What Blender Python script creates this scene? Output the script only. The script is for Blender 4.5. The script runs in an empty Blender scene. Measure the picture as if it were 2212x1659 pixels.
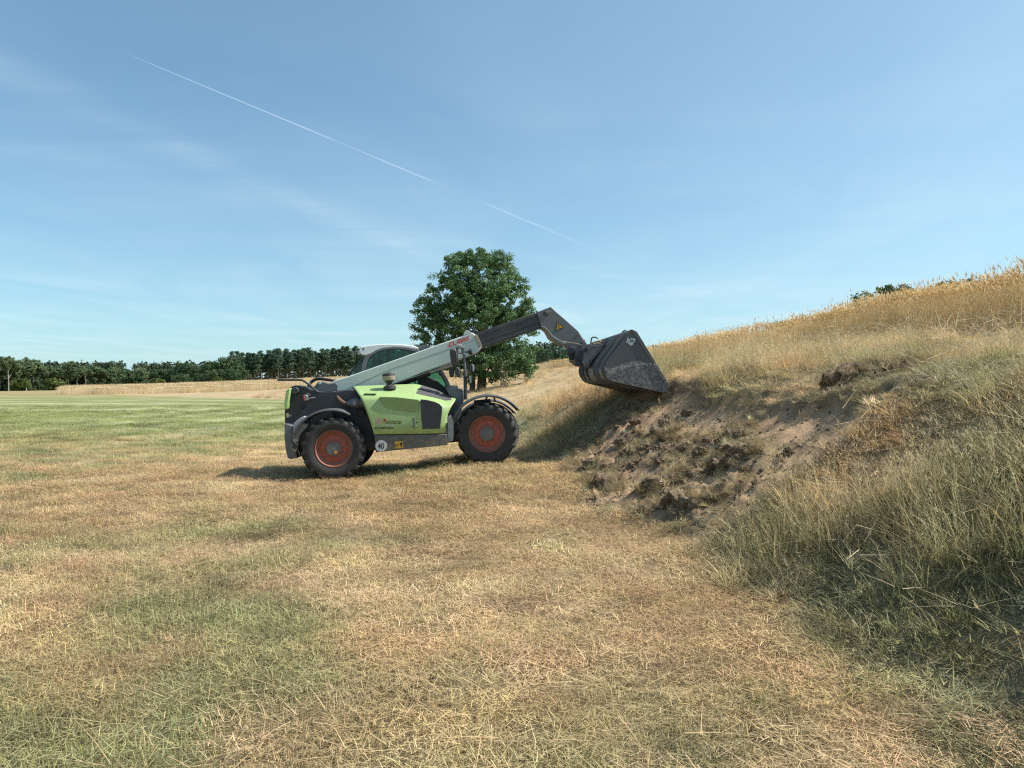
import bpy, bmesh, math, random
import numpy as np
from mathutils import Vector, Matrix

# ---------------------------------------------------------------- camera, sky, sun, exposure
scene = bpy.context.scene
CAMZ, FPX, CX, HY = 1.68, 1533.7, 1106.0, 846.0      # eye height (m); focal length and horizon on a 2212-px-wide print
cam = bpy.data.cameras.new('camera'); camo = bpy.data.objects.new('camera', cam)
scene.collection.objects.link(camo); scene.camera = camo
cam.sensor_width = 36.0; cam.lens = 36.0*FPX/2212.0
cam.shift_y = (HY-829.5)/2212.0
cam.clip_start = .05; cam.clip_end = 150000.0
camo.location = (0, 0, CAMZ); camo.rotation_euler = (math.radians(90), 0, 0)
scene.render.resolution_x = 1024; scene.render.resolution_y = 768

SUN_EL, SUN_AZ = 50.0, 1.0          # azimuth measured from +X towards +Y
world = bpy.data.worlds.new('World'); scene.world = world; world.use_nodes = True
wt = world.node_tree; wt.nodes.clear()
def N(t, kind, **kw):
    n = t.nodes.new(kind)
    for k, v in kw.items(): setattr(n, k, v)
    return n
def setin(n, **kw):
    for k, v in kw.items(): n.inputs[k.replace('_', ' ')].default_value = v
wout = N(wt, 'ShaderNodeOutputWorld'); wbg = N(wt, 'ShaderNodeBackground')
wt.links.new(wbg.outputs[0], wout.inputs[0]); wbg.inputs[1].default_value = .102
sky = N(wt, 'ShaderNodeTexSky', sky_type='NISHITA', sun_disc=False)
sky.sun_elevation = math.radians(SUN_EL); sky.sun_rotation = math.radians(90-SUN_AZ)
sky.altitude = 60; sky.air_density = 1.0; sky.dust_density = 1.0; sky.ozone_density = .6
def M(op, a, b=None, c=None, clamp=False):
    n = N(wt, 'ShaderNodeMath', operation=op, use_clamp=clamp)
    for i, v in enumerate((a, b, c)):
        if v is None: continue
        if hasattr(v, 'links'): wt.links.new(v, n.inputs[i])
        else: n.inputs[i].default_value = v
    return n.outputs[0]
tc = N(wt, 'ShaderNodeTexCoord'); sep = N(wt, 'ShaderNodeSeparateXYZ'); wt.links.new(tc.outputs['Generated'], sep.inputs[0])
zc = M('MAXIMUM', sep.outputs[2], .025)
px_ = M('DIVIDE', sep.outputs[0], zc); py_ = M('DIVIDE', sep.outputs[1], zc)
comb = N(wt, 'ShaderNodeCombineXYZ'); wt.links.new(px_, comb.inputs[0]); wt.links.new(py_, comb.inputs[1])
def wnoise(scale, rot, stretch, detail, rough, dist=0.0, off=0.0):
    mp = N(wt, 'ShaderNodeMapping'); wt.links.new(comb.outputs[0], mp.inputs[0])
    mp.inputs['Rotation'].default_value = (0, 0, rot); mp.inputs['Scale'].default_value = (scale*stretch, scale, 1)
    mp.inputs['Location'].default_value = (off, off*.7, 0)
    n = N(wt, 'ShaderNodeTexNoise'); wt.links.new(mp.outputs[0], n.inputs['Vector'])
    setin(n, Scale=1.0, Detail=detail, Roughness=rough, Distortion=dist)
    return n.outputs[0]
def wline(p, d, width):          # soft band along a straight line at cloud height
    l = math.hypot(*d); nx, ny = -d[1]/l, d[0]/l
    e = M('ADD', M('MULTIPLY', M('SUBTRACT', px_, p[0]), nx), M('MULTIPLY', M('SUBTRACT', py_, p[1]), ny))
    e = M('ADD', e, M('MULTIPLY', M('SUBTRACT', wnoise(1.1, .3, 1, 3, .5, 0, 7.3), .5), .35))
    e = M('DIVIDE', e, width); return M('POWER', 2.718, M('MULTIPLY', M('MULTIPLY', e, e), -1.0))
veil = M('MULTIPLY', M('SUBTRACT', wnoise(.30, .62, 2.4, 6, .56, .8, 3.1), .36, clamp=True), 3.0)
fine = M('SUBTRACT', wnoise(.9, 1.25, .22, 7, .62, .5, 1.7), .36, clamp=True)
band = M('MULTIPLY', wline((-1.60, 2.22), (.417, 1.297), .13), M('MULTIPLY', fine, 1.1))
band2 = M('MULTIPLY', wline((-1.75, 3.2), (.9, 1.0), .16), M('MULTIPLY', fine, .55))
clo = M('ADD', M('MULTIPLY', M('MULTIPLY', veil, M('SUBTRACT', 1.15, M('MULTIPLY', sep.outputs[2], 1.9), clamp=True)), M('ADD', fine, .16)), M('ADD', band, band2))
hazy = M('MULTIPLY', M('POWER', 2.718, M('MULTIPLY', sep.outputs[2], -5.0)), .52)     # thin veil thickening towards the horizon
se, sa = math.radians(SUN_EL), math.radians(SUN_AZ); dt = M('ADD', M('ADD', M('MULTIPLY', sep.outputs[0], math.cos(se)*math.cos(sa)), M('MULTIPLY', sep.outputs[1], math.cos(se)*math.sin(sa))), M('MULTIPLY', sep.outputs[2], math.sin(se)))
gl = M('POWER', M('MULTIPLY', M('ADD', dt, 1.0), .5), 3.0)      # milky air grows brighter towards the sun
clo = M('ADD', M('ADD', M('MULTIPLY', clo, .5), hazy), M('MULTIPLY', gl, .42), clamp=True)
mixc = N(wt, 'ShaderNodeMix', data_type='RGBA'); wt.links.new(clo, mixc.inputs[0])
tintn = N(wt, 'ShaderNodeMix', data_type='RGBA', blend_type='MULTIPLY'); tintn.inputs[0].default_value = 1; wt.links.new(sky.outputs[0], tintn.inputs[6]); tintn.inputs[7].default_value = (.47, .92, 1.06, 1)     # the camera's white balance
wt.links.new(tintn.outputs[2], mixc.inputs[6]); mixc.inputs[7].default_value = (5.9, 7.05, 7.5, 1)
wt.links.new(mixc.outputs[2], wbg.inputs[0])

sl = bpy.data.lights.new('sun', 'SUN'); sl.energy = 5.0; sl.angle = math.radians(.53); sl.color = (1, .955, .88)
so = bpy.data.objects.new('sun', sl); scene.collection.objects.link(so)
so.rotation_euler = (0, math.radians(90-SUN_EL), math.radians(SUN_AZ)); so.location = (30, 0, 40)
scene.view_settings.view_transform = 'Standard'; scene.view_settings.look = 'None'
scene.view_settings.exposure = 0.46; scene.view_settings.gamma = 1.0; scene.view_settings.use_curve_mapping = False
scene.render.engine = 'CYCLES'; scene.cycles.max_bounces = 6; scene.cycles.transparent_max_bounces = 12
scene.cycles.use_denoising = False; scene.cycles.filter_width = 1.2
scene.cycles.diffuse_bounces = 3; scene.cycles.glossy_bounces = 3; scene.cycles.transmission_bounces = 5
scene.cycles.caustics_reflective = False; scene.cycles.caustics_refractive = False

# ---------------------------------------------------------------- helpers
COL = scene.collection
random.seed(5); rng = np.random.default_rng(11)
def tag(o, label=None, cat=None, group=None, kind=None):
    for k, v in (('label', label), ('category', cat), ('group', group), ('kind', kind)):
        if v: o[k] = v
    return o
def empty(name, loc=(0, 0, 0)):
    o = bpy.data.objects.new(name, None); o.location = loc; o.empty_display_size = .3; COL.objects.link(o); return o
def obj(name, me, mat=None, parent=None):
    if mat and not me.materials: me.materials.append(mat)
    o = bpy.data.objects.new(name, me); COL.objects.link(o)
    if parent: o.parent = parent
    return o
def mesh_np(name, verts, faces_list, smooth=False):
    """faces_list: list of int arrays of shape (n,3) or (n,4)"""
    me = bpy.data.meshes.new(name)
    v = np.asarray(verts, np.float32); me.vertices.add(len(v)); me.vertices.foreach_set('co', v.ravel())
    loops = np.concatenate([np.asarray(f).ravel() for f in faces_list]).astype(np.int32)
    tot = np.concatenate([np.full(len(f), np.asarray(f).shape[1]) for f in faces_list]).astype(np.int32)
    st = np.concatenate([[0], np.cumsum(tot)[:-1]]).astype(np.int32)
    me.loops.add(len(loops)); me.loops.foreach_set('vertex_index', loops)
    me.polygons.add(len(tot)); me.polygons.foreach_set('loop_start', st); me.polygons.foreach_set('loop_total', tot)
    if smooth: me.polygons.foreach_set('use_smooth', np.ones(len(tot), bool))
    me.update(calc_edges=True); me.validate(); return me
def vcol(me, name, cols):
    a = me.color_attributes.new(name, 'FLOAT_COLOR', 'POINT')
    c = np.ones((len(cols), 4), np.float32); c[:, :3] = cols; a.data.foreach_set('color', c.ravel())

def _h(ix, iy, s):
    h = (ix.astype(np.int64)*374761393+iy.astype(np.int64)*668265263+s*1274126177) & 0xffffffff
    h = ((h ^ (h >> 13))*1274126177) & 0xffffffff
    return ((h ^ (h >> 16)) & 0xffff)/65535.0
def vnoise(x, y, s=0):
    ix = np.floor(x); iy = np.floor(y); fx = x-ix; fy = y-iy
    fx = fx*fx*(3-2*fx); fy = fy*fy*(3-2*fy)
    a = _h(ix, iy, s); b = _h(ix+1, iy, s); c = _h(ix, iy+1, s); d = _h(ix+1, iy+1, s)
    return (a*(1-fx)+b*fx)*(1-fy)+(c*(1-fx)+d*fx)*fy
def fbm(x, y, s=0, o=4):
    r = 0; a = .5; t = 0
    for i in range(o):
        r = r+a*vnoise(x, y, s+i*17); t += a; a *= .5; x = x*2.03+5.1; y = y*2.03+1.7
    return r/t
def sstep(a, b, x):
    t = np.clip((x-a)/(b-a), 0, 1); return t*t*(3-2*t)

# ---------------------------------------------------------------- materials
def new_mat(name):
    m = bpy.data.materials.new(name); m.use_nodes = True; t = m.node_tree; t.nodes.clear()
    o = N(t, 'ShaderNodeOutputMaterial'); b = N(t, 'ShaderNodeBsdfPrincipled'); t.links.new(b.outputs[0], o.inputs[0])
    return m, t, b, o
def pmat(name, col, rough=.5, metal=0.0, var=.12, scale=9.0, dust=0.0, dustcol=(.30, .24, .17), bump=0.0, spec=.5, coat=0.0, mud=0.0):
    """paint / metal / plastic with uneven tone, and dust lying on it in blotches"""
    m, t, b, o = new_mat(name)
    tcn = N(t, 'ShaderNodeTexCoord')
    n1 = N(t, 'ShaderNodeTexNoise'); setin(n1, Scale=scale, Detail=6.0, Roughness=.6); t.links.new(tcn.outputs['Object'], n1.inputs['Vector'])
    hsv = N(t, 'ShaderNodeHueSaturation'); hsv.inputs['Color'].default_value = (*col, 1)
    mr = N(t, 'ShaderNodeMapRange'); setin(mr, From_Min=.3, From_Max=.7, To_Min=1-var, To_Max=1+var); t.links.new(n1.outputs[0], mr.inputs[0])
    t.links.new(mr.outputs[0], hsv.inputs['Value'])
    n2 = N(t, 'ShaderNodeTexNoise'); setin(n2, Scale=2.2, Detail=9.0, Roughness=.72); t.links.new(tcn.outputs['Object'], n2.inputs['Vector'])
    mr2 = N(t, 'ShaderNodeMapRange'); setin(mr2, From_Min=.42, From_Max=.72, To_Min=dust*.25, To_Max=dust); t.links.new(n2.outputs[0], mr2.inputs[0])
    mx = N(t, 'ShaderNodeMix', data_type='RGBA'); t.links.new(mr2.outputs[0], mx.inputs[0]); t.links.new(hsv.outputs[0], mx.inputs[6]); mx.inputs[7].default_value = (*dustcol, 1)
    last = mx.outputs[2]
    if mud:      # splashes thrown up by the wheels, on the lower part of the machine
        sz = N(t, 'ShaderNodeSeparateXYZ'); t.links.new(tcn.outputs['Object'], sz.inputs[0])
        n3 = N(t, 'ShaderNodeTexNoise'); setin(n3, Scale=17.0, Detail=8.0, Roughness=.75); t.links.new(tcn.outputs['Object'], n3.inputs['Vector'])
        mz = N(t, 'ShaderNodeMapRange'); setin(mz, From_Min=1.25, From_Max=.55, To_Min=-.30, To_Max=.12); t.links.new(sz.outputs[2], mz.inputs[0])
        ad = N(t, 'ShaderNodeMath', operation='ADD'); t.links.new(n3.outputs[0], ad.inputs[0]); t.links.new(mz.outputs[0], ad.inputs[1])
        mm = N(t, 'ShaderNodeMapRange'); setin(mm, From_Min=.50, From_Max=.66, To_Min=0.0, To_Max=mud); t.links.new(ad.outputs[0], mm.inputs[0])
        mx3 = N(t, 'ShaderNodeMix', data_type='RGBA'); t.links.new(mm.outputs[0], mx3.inputs[0]); t.links.new(last, mx3.inputs[6]); mx3.inputs[7].default_value = (.19, .155, .105, 1); last = mx3.outputs[2]
    t.links.new(last, b.inputs['Base Color'])
    mr3 = N(t, 'ShaderNodeMapRange'); setin(mr3, To_Min=max(rough-.1, .02), To_Max=min(rough+.18, 1)); t.links.new(n2.outputs[0], mr3.inputs[0])
    t.links.new(mr3.outputs[0], b.inputs['Roughness'])
    b.inputs['Metallic'].default_value = metal; b.inputs['Specular IOR Level'].default_value = spec; b.inputs['Coat Weight'].default_value = coat
    if bump:
        bp = N(t, 'ShaderNodeBump'); setin(bp, Strength=bump, Distance=.01); t.links.new(n1.outputs[0], bp.inputs['Height']); t.links.new(bp.outputs[0], b.inputs['Normal'])
    return m
def leaf_mat(name, col, var=.35, transl=.3, attr=None, instancer=None, rough=.6):
    """foliage: per-blade tone from the mesh colour attribute, times the clump tint, some light passing through"""
    m = bpy.data.materials.new(name); m.use_nodes = True; t = m.node_tree; t.nodes.clear()
    o = N(t, 'ShaderNodeOutputMaterial'); d = N(t, 'ShaderNodeBsdfPrincipled'); tr = N(t, 'ShaderNodeBsdfTranslucent'); mx = N(t, 'ShaderNodeMixShader')
    d.inputs['Roughness'].default_value = rough; d.inputs['Specular IOR Level'].default_value = .25
    mx.inputs[0].default_value = transl
    cur = None
    if attr:
        a = N(t, 'ShaderNodeAttribute'); a.attribute_name = attr; cur = a.outputs['Color']
    else:
        r = N(t, 'ShaderNodeRGB'); r.outputs[0].default_value = (*col, 1); cur = r.outputs[0]
    if instancer:
        a2 = N(t, 'ShaderNodeAttribute'); a2.attribute_type = 'INSTANCER'; a2.attribute_name = instancer
        mm = N(t, 'ShaderNodeMix', data_type='RGBA', blend_type='MULTIPLY'); mm.inputs[0].default_value = 1
        t.links.new(cur, mm.inputs[6]); t.links.new(a2.outputs['Color'], mm.inputs[7]); cur = mm.outputs[2]
    t.links.new(cur, d.inputs['Base Color']); t.links.new(cur, tr.inputs['Color'])
    t.links.new(d.outputs[0], mx.inputs[1]); t.links.new(tr.outputs[0], mx.inputs[2]); t.links.new(mx.outputs[0], o.inputs[0])
    return m

# ---------------------------------------------------------------- terrain shape
def toe(y): return np.interp(y, [-20, 3, 7, 9, 12.6, 16, 22, 40, 68, 110, 170], [2.1, 2.05, 1.9, 1.75, 1.3, .1, -1.5, -6, -15, -62, -90])
def crest(y): return np.interp(y, [-20, 14, 25, 50, 100, 110, 170], [10.2, 10, 9.6, 9.5, 8.5, 8, 8])
def meadow(y):
    t = np.clip(y-18, 0, 102); return .0135*t*sstep(0, 14, t)
def crest_z(y): return np.interp(y, [-20, 14, 25, 50, 100, 170], [2.4, 2.62, 3.0, 3.6, 5.2, 5.8])
def prof(s, L, H):
    return np.where(s < .5, .54*np.clip(s, 0, 9)**2, np.where(s < 3.0, .135+(s-.5)*.66, 1.785+(s-3.0)*(H-1.785)/np.maximum(L-3.0, 1)))
SCAR = np.array([(2.75, 15.5), (3.1, 14.7), (3.35, 13.8), (3.65, 12.06), (3.8, 10.9), (3.95, 10.2), (4.4, 9.5), (4.6, 8.6), (4.2, 8.25), (3.65, 8.1), (3.05, 7.75),
                 (2.6, 7.65), (2.05, 8.1), (1.6, 8.8), (1.35, 10.1), (1.2, 12.0), (1.3, 13.7), (1.7, 14.7), (2.15, 15.3)])
def scar_sd(x, y):
    """signed distance to the edge of the dug patch, positive inside"""
    x = np.asarray(x, float); y = np.asarray(y, float)
    wx = x+(fbm(x*1.7, y*1.7, 71, 5)-.5)*.95; wy = y+(fbm(x*1.7+9, y*1.7, 83, 5)-.5)*.95
    d = np.full(x.shape, 1e9); ins = np.zeros(x.shape, bool); n = len(SCAR)
    for i in range(n):
        ax, ay = SCAR[i]; bx, by = SCAR[(i+1) % n]; ex, ey = bx-ax, by-ay
        t = np.clip(((wx-ax)*ex+(wy-ay)*ey)/(ex*ex+ey*ey), 0, 1)
        d = np.minimum(d, np.hypot(wx-ax-t*ex, wy-ay-t*ey))
        c = ((ay > wy) != (by > wy)) & (wx < (bx-ax)*(wy-ay)/(by-ay+1e-12)+ax); ins ^= c
    return np.where(ins, d, -d)
def ground_z(x, y, detail=True):
    x = np.asarray(x, float); y = np.asarray(y, float)
    s = x-toe(y); L = crest(y)-toe(y); m = meadow(y); H = crest_z(y)-m
    n = sum(prof(np.minimum(s, L)+d, L, H) for d in (-.4, -.2, 0, .2, .4))/5
    f = H*np.clip(s/L, 0, 1)**1.65
    w = sstep(16, 34, y)
    z = m+n*(1-w)+f*w+.012*np.clip(s-L, 0, 200)
    z = z+.27*sstep(-3.1, -.5, x)*sstep(9.5, 13.2, y)*(1-sstep(18, 30, y))
    z = z+2.0*sstep(112, 200, y)*sstep(-150, -60, x)
    if detail:
        near = 1-sstep(25, 60, y)
        z = z+near*((fbm(x*.5, y*.5, 3, 3)-.5)*.10*sstep(2, 5, np.hypot(x+1.5, (y-14)*.6))+(fbm(x*2.3, y*2.3, 5, 3)-.5)*.05*np.clip(s*2+.3, .3, 2.2))
        q = (x > .3) & (x < 6.2) & (y > 6.5) & (y < 17)
        if q.any():
            X = x[q]; Y = y[q]; S = s[q]; sd = scar_sd(X, Y); k = sstep(-.02, .24, sd)
            low = sstep(2.6, .9, S) if False else 1-sstep(.9, 2.5, S)
            dz = k*np.interp(S, [0, .8, 1.6, 2.6, 3.4], [.10, .10, .04, -.08, -.14])
            dz = dz+k*low*((fbm(X*1.9, Y*1.9, 21, 4)-.45)*.30+np.abs(fbm(X*4, Y*4, 25, 3)-.5)*.22+(fbm(X*12, Y*12, 27, 3)-.5)*.10)
            dz = dz+k*(1-low)*((fbm(X*.9+Y*.25, Y*3.3-X*.6, 31, 4)-.5)*.13)+k*(fbm(X*9, Y*9, 41, 3)-.5)*.045
            rim = np.exp(-((sd+.10)/.14)**2)*(.5+fbm(X*3, Y*3, 45, 3))
            dz = dz+(.07+.04*sstep(1.6, 2.6, S))*rim
            zz = z[q]; zz = zz+dz; z[q] = zz
    return z
def gz(x, y): return float(ground_z(np.array([x]), np.array([y]))[0])
def rye_mask(x, y):
    e = np.where(y < 100, crest(y)+(fbm(x*.7, y*.7, 91, 2)-.5)*.5, np.interp(y, [100, 106, 112, 114, 240], [8.5, -4, -66, -72, -150]))
    return x > e

# what grows where: share of green, of rust-red bent grass, of grey-green
def green_share(x, y):
    g = fbm(x*.55+y*.1, y*.36, 101, 4)*.45+fbm(x*2.1+y*.4, y*1.3, 107, 4)*.55
    g = g-.02+.11*np.exp(-(((x+2.4)/1.7)**2+((y-3.7)/1.6)**2))+.13*np.exp(-(((x+3.0)/1.6)**2+((y-8.2)/1.6)**2))
    g = g-.16*np.exp(-(((x-.3)/1.6)**2+((y-8)/5.0)**2))-.05*sstep(9, 16, y)*(1-sstep(18, 26, y))+.17*np.maximum(sstep(5.5, 9.5, -x)*sstep(10, 15, y), sstep(20, 34, y))*(1-sstep(96, 112, y))
    return np.clip((g-.47+.03*sstep(14, 22, y))*4.0, 0, 1)*.8
STRAW = np.array((.475, .325, .168)); RUST = np.array((.37, .235, .135)); GREEN = np.array((.17, .205, .065)); GREY = np.array((.33, .32, .18)); PALE = np.array((.62, .455, .26))
def meadow_col(x, y):
    g = green_share(x, y)[:, None]; r = np.clip((fbm(x*1.1, y*1.1, 131, 4)-.52)*4, 0, 1)[:, None]*.28
    p = np.clip((fbm(x*.9, y*2.2, 141, 4)-.5)*5, 0, 1)[:, None]*.6
    row = np.sin((x+.05*y+(fbm(x*.35, y*.2, 145, 3)-.5)*2.2)*2*math.pi/2.3); p = np.clip(p+.45*np.clip(row-.35, 0, 1)[:, None]*(1-sstep(18, 30, y))[:, None], 0, .8)
    c = STRAW*(1-r)+RUST*r; c = c*(1-p)+PALE*p
    c = c*(1-g)+(GREEN*.62+GREY*.38)*g
    # swaths left by the mower, in loops, beyond the machine
    ax, ay, bx, by = -120., 36., -25., 40.; ex, ey = bx-ax, by-ay
    ay, by, ey, y3 = ay/3.2, by/3.2, ey/3.2, y/3.2      # long loops: the swaths lie wider apart along the field than across it
    t = np.clip(((x-ax)*ex+(y3-ay)*ey)/(ex*ex+ey*ey), 0, 1); d = np.hypot(x-ax-t*ex, y3-ay-t*ey)+(fbm(x*.12, y*.06, 151, 3)-.5)*3
    st = np.sin(d*2*math.pi/3.1)*.5+.5; st = np.where(d < 3, .15, st)
    w = (sstep(18, 34, y)*(1-sstep(84, 108, y))*(1-sstep(14, 24, d)))[:, None]
    br = np.clip(fbm(x*.3, y*.3, 161, 3)*1.3-.05, 0, 1)[:, None]
    sw = GREEN*np.array((1.2, 1.1, 1.15))*(1-st[:, None]*.9*br)+np.array((.50, .48, .29))*st[:, None]*.9*br
    c = c*(1-w*.9)+sw*w*.9
    # browner strip before the rye
    b = (sstep(100, 110, y)*.8)[:, None]; c = c*(1-b)+np.array((.26, .215, .10))*b
    return np.clip(c, .02, .8)
def bank_col(x, y):
    f = fbm(x*.55, y*.4, 201, 4); h = fbm(x*1.3, y*.9, 211, 3)
    pink = np.array((.40, .285, .195)); gg = np.array((.285, .252, .152)); st = np.array((.46, .34, .19)); dk = np.array((.13, .15, .06))
    a = np.clip((f-.42)*5, 0, 1)[:, None]; b = np.clip((h-.5)*5, 0, 1)[:, None]
    far = sstep(15, 40, y)[:, None]*.6
    c = gg*(1-a)+(pink*(.4+.6*far)+st*(.6-.6*far))*a; c = c*(1-b*.4)+dk*b*.4
    c = c*(1-far*.6)+pink*far*.6; c = c*np.array((1.36, 1.33, 1.24))
    return c
# ---------------------------------------------------------------- the ground: meadow, bank, dug earth
def ramp(*segs):
    out = []
    for a, b, st in segs: out.append(np.arange(a, b, st))
    return np.concatenate(out)
gx = np.concatenate([[-3000, -1500, -800, -400, -250, -180, -140, -118], ramp((-105, -12, .7), (-12, 0, .16), (0, 7, .05), (7, 14, .2), (14, 60, 2)), [60, 80, 120, 200, 400, 800, 1500, 3000]])
gy = np.concatenate([[-400, -150, -60, -25, -10, -4, 0], ramp((1.5, 7.5, .13), (7.5, 16.2, .05), (16.2, 30, .22), (30, 122, .7), (122, 300, 6)), [320, 400, 600, 1000, 1800, 3500]])
XX, YY = np.meshgrid(gx, gy); shp = XX.shape
xf, yf = XX.ravel(), YY.ravel()
zf = ground_z(xf, yf)
nx_, ny_ = len(gx), len(gy)
I = (np.arange(ny_-1)[:, None]*nx_+np.arange(nx_-1)[None, :]).ravel()
quads = np.stack([I, I+1, I+1+nx_, I+nx_], 1)
cxq = xf[quads].mean(1); cyq = yf[quads].mean(1)
s_q = cxq-toe(cyq)
sd_q = np.full(len(cxq), -1.0); qq = (cxq > .3) & (cxq < 6.2) & (cyq > 6.5) & (cyq < 17); sd_q[qq] = scar_sd(cxq[qq], cyq[qq])
is_scar = sd_q > 0; is_bank = (s_q > 0) & ~is_scar
cm = meadow_col(xf, yf); cb = bank_col(xf, yf)
kb = sstep(-.15, .5, xf-toe(yf))[:, None]
soil = np.array((.085, .06, .038))
ryecol = np.array((.50, .385, .20)); kr = rye_mask(xf, yf)[:, None]
gcol = cm*(1-kb)+cb*kb; gcol = np.where(kr, ryecol, gcol)
gcol = gcol*(1-.16*sstep(40, 62, yf)*(1-sstep(108, 114, yf)))[:, None]; nearfade = (1-sstep(9, 26, yf))[:, None]; gcol = gcol*(1-nearfade*.72)+soil*nearfade*.72
sand = np.array((.42, .285, .175)); humus = np.array((.16, .108, .066))
q = (xf > .3) & (xf < 6.2) & (yf > 6.5) & (yf < 17)
ssc = np.full(len(xf), -1.0); ssc[q] = scar_sd(xf[q], yf[q]); low = 1-sstep(.9, 2.5, xf-toe(yf))
hum = np.clip(.06+.75*low*np.clip((fbm(xf*1.9, yf*1.9, 21, 4)-.46)*5, 0, 1)+np.clip((fbm(xf*3.1, yf*3.1, 51, 4)-.5)*4, 0, 1)*.5+np.exp(-(ssc/.16)**2)*.4, 0, 1)[:, None]
scol = sand*(1-hum)+humus*hum
straw_bits = np.clip((fbm(xf*2.6, yf*2.6, 61, 4)-.56)*6, 0, 1)[:, None]*low[:, None]; scol = scol*(1-straw_bits*.5)+np.array((.30, .235, .13))*straw_bits*.5
gcol = np.where((ssc > 0)[:, None], scol, gcol)
def ground_mat(name, bump, scale, grain):
    m, t, b, o = new_mat(name)
    a = N(t, 'ShaderNodeAttribute'); a.attribute_name = 'tone'
    tcn = N(t, 'ShaderNodeTexCoord')
    n1 = N(t, 'ShaderNodeTexNoise'); setin(n1, Scale=scale, Detail=8.0, Roughness=.7); t.links.new(tcn.outputs['Object'], n1.inputs['Vector'])
    mp = N(t, 'ShaderNodeMapping'); mp.inputs['Scale'].default_value = (.35, 1.6, 1); t.links.new(tcn.outputs['Object'], mp.inputs[0])
    n2 = N(t, 'ShaderNodeTexNoise'); setin(n2, Scale=scale*.12, Detail=7.0, Roughness=.65); t.links.new(mp.outputs[0], n2.inputs['Vector'])
    ad = N(t, 'ShaderNodeMath', operation='ADD'); t.links.new(n1.outputs[0], ad.inputs[0]); t.links.new(n2.outputs[0], ad.inputs[1])
    mr = N(t, 'ShaderNodeMapRange'); setin(mr, From_Min=.65, From_Max=1.35, To_Min=1-grain, To_Max=1+grain); t.links.new(ad.outputs[0], mr.inputs[0])
    hsv = N(t, 'ShaderNodeHueSaturation'); t.links.new(a.outputs['Color'], hsv.inputs['Color']); t.links.new(mr.outputs[0], hsv.inputs['Value'])
    t.links.new(hsv.outputs[0], b.inputs['Base Color']); b.inputs['Roughness'].default_value = .95; b.inputs['Specular IOR Level'].default_value = .1
    bp = N(t, 'ShaderNodeBump'); setin(bp, Strength=bump, Distance=.03); t.links.new(n1.outputs[0], bp.inputs['Height']); t.links.new(bp.outputs[0], b.inputs['Normal'])
    return m
m_meadow = ground_mat('dry_meadow', .5, 14, .38); m_bank = ground_mat('grass_bank', .6, 16, .4); m_earth = ground_mat('sandy_earth', .8, 26, .22)
for nm, sel, mt, lab, cat in (('meadow', ~is_bank & ~is_scar, m_meadow, 'mown dry meadow, straw coloured with green patches, under the telehandler', 'meadow'),
                              ('bank', is_bank, m_bank, 'grassy bank rising on the right to the rye', 'bank'),
                              ('bare_earth', is_scar, m_earth, 'freshly dug patch of bare sandy earth on the bank below the bucket', 'earth')):
    qs = quads[sel]; used = np.unique(qs); mp_ = np.full(len(xf), -1); mp_[used] = np.arange(len(used))
    me = mesh_np(nm, np.stack([xf[used], yf[used], zf[used]], 1), [mp_[qs]], True); vcol(me, 'tone', gcol[used])
    tag(obj(nm, me, mt), lab, cat, kind='structure')

# ---------------------------------------------------------------- grass, straw and rye: clumps of real blades, scattered
PROTO = {}
def blade_mesh(name, items, mat):
    """items: (base xyz, heading, length, width, lean0, bend, colour, segs) -> tapered curved strips"""
    V = []; F3 = []; F4 = []; C = []
    for (b, hd, L, w, l0, bend, col, sg) in items:
        p = np.array(b, float); i0 = len(V); sx, sy = -math.sin(hd), math.cos(hd); ang = l0
        for k in range(sg+1):
            t = k/sg; ww = w*(1-t**1.6)*.5 if k < sg else 0
            if k < sg: V += [(p[0]-sx*ww, p[1]-sy*ww, p[2]), (p[0]+sx*ww, p[1]+sy*ww, p[2])]; C += [col, col]
            else: V.append(tuple(p)); C.append(col)
            ang = l0+bend*t; st = L/sg
            p = p+np.array((math.cos(hd)*math.sin(ang), math.sin(hd)*math.sin(ang), math.cos(ang)))*st
        for k in range(sg-1): a = i0+2*k; F4.append((a, a+1, a+3, a+2))
        a = i0+2*(sg-1); F3.append((a, a+1, a+2))
    fl = [np.array(F4)] if F4 else []
    if F3: fl.append(np.array(F3))
    me = mesh_np(name, V, fl); vcol(me, 'tone', np.clip(np.array(C), 0, 1)); me.materials.append(mat); return me
m_grass = leaf_mat('grass_blade', (1, 1, 1), attr='tone', instancer='tint', transl=.4)
m_stub = leaf_mat('stubble_blade', (1, 1, 1), attr='tone', instancer='tint', transl=.14)
m_rye = leaf_mat('rye_straw', (1, 1, 1), attr='tone', instancer='tint', transl=.25)
R = random.Random(3)
def coll(name, meshes):
    c = bpy.data.collections.new(name)
    for i, me in enumerate(meshes):
        o = bpy.data.objects.new('%s_%02d' % (name, i), me); c.objects.link(o)
    return c
def tone(base=1.0, sp=.25, warm=.08):
    k = base*(1+R.uniform(-sp, sp)); w = R.uniform(-warm, warm); return (k*(1+w), k, k*(1-w))
def mixtone(base, sp, green):      # most blades dry, some still green
    c = tone(base, sp, .08); return (c[0]*.55, c[1]*.8, c[2]*.5) if R.random() < green else c
def drytone(base, sp, dry):        # green clump with dry blades in it
    c = tone(base, sp, .1); return (c[0]*1.75, c[1]*1.42, c[2]*1.25) if R.random() < dry else (c[0]*.86, c[1]*.86, c[2]*.8)
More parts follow.
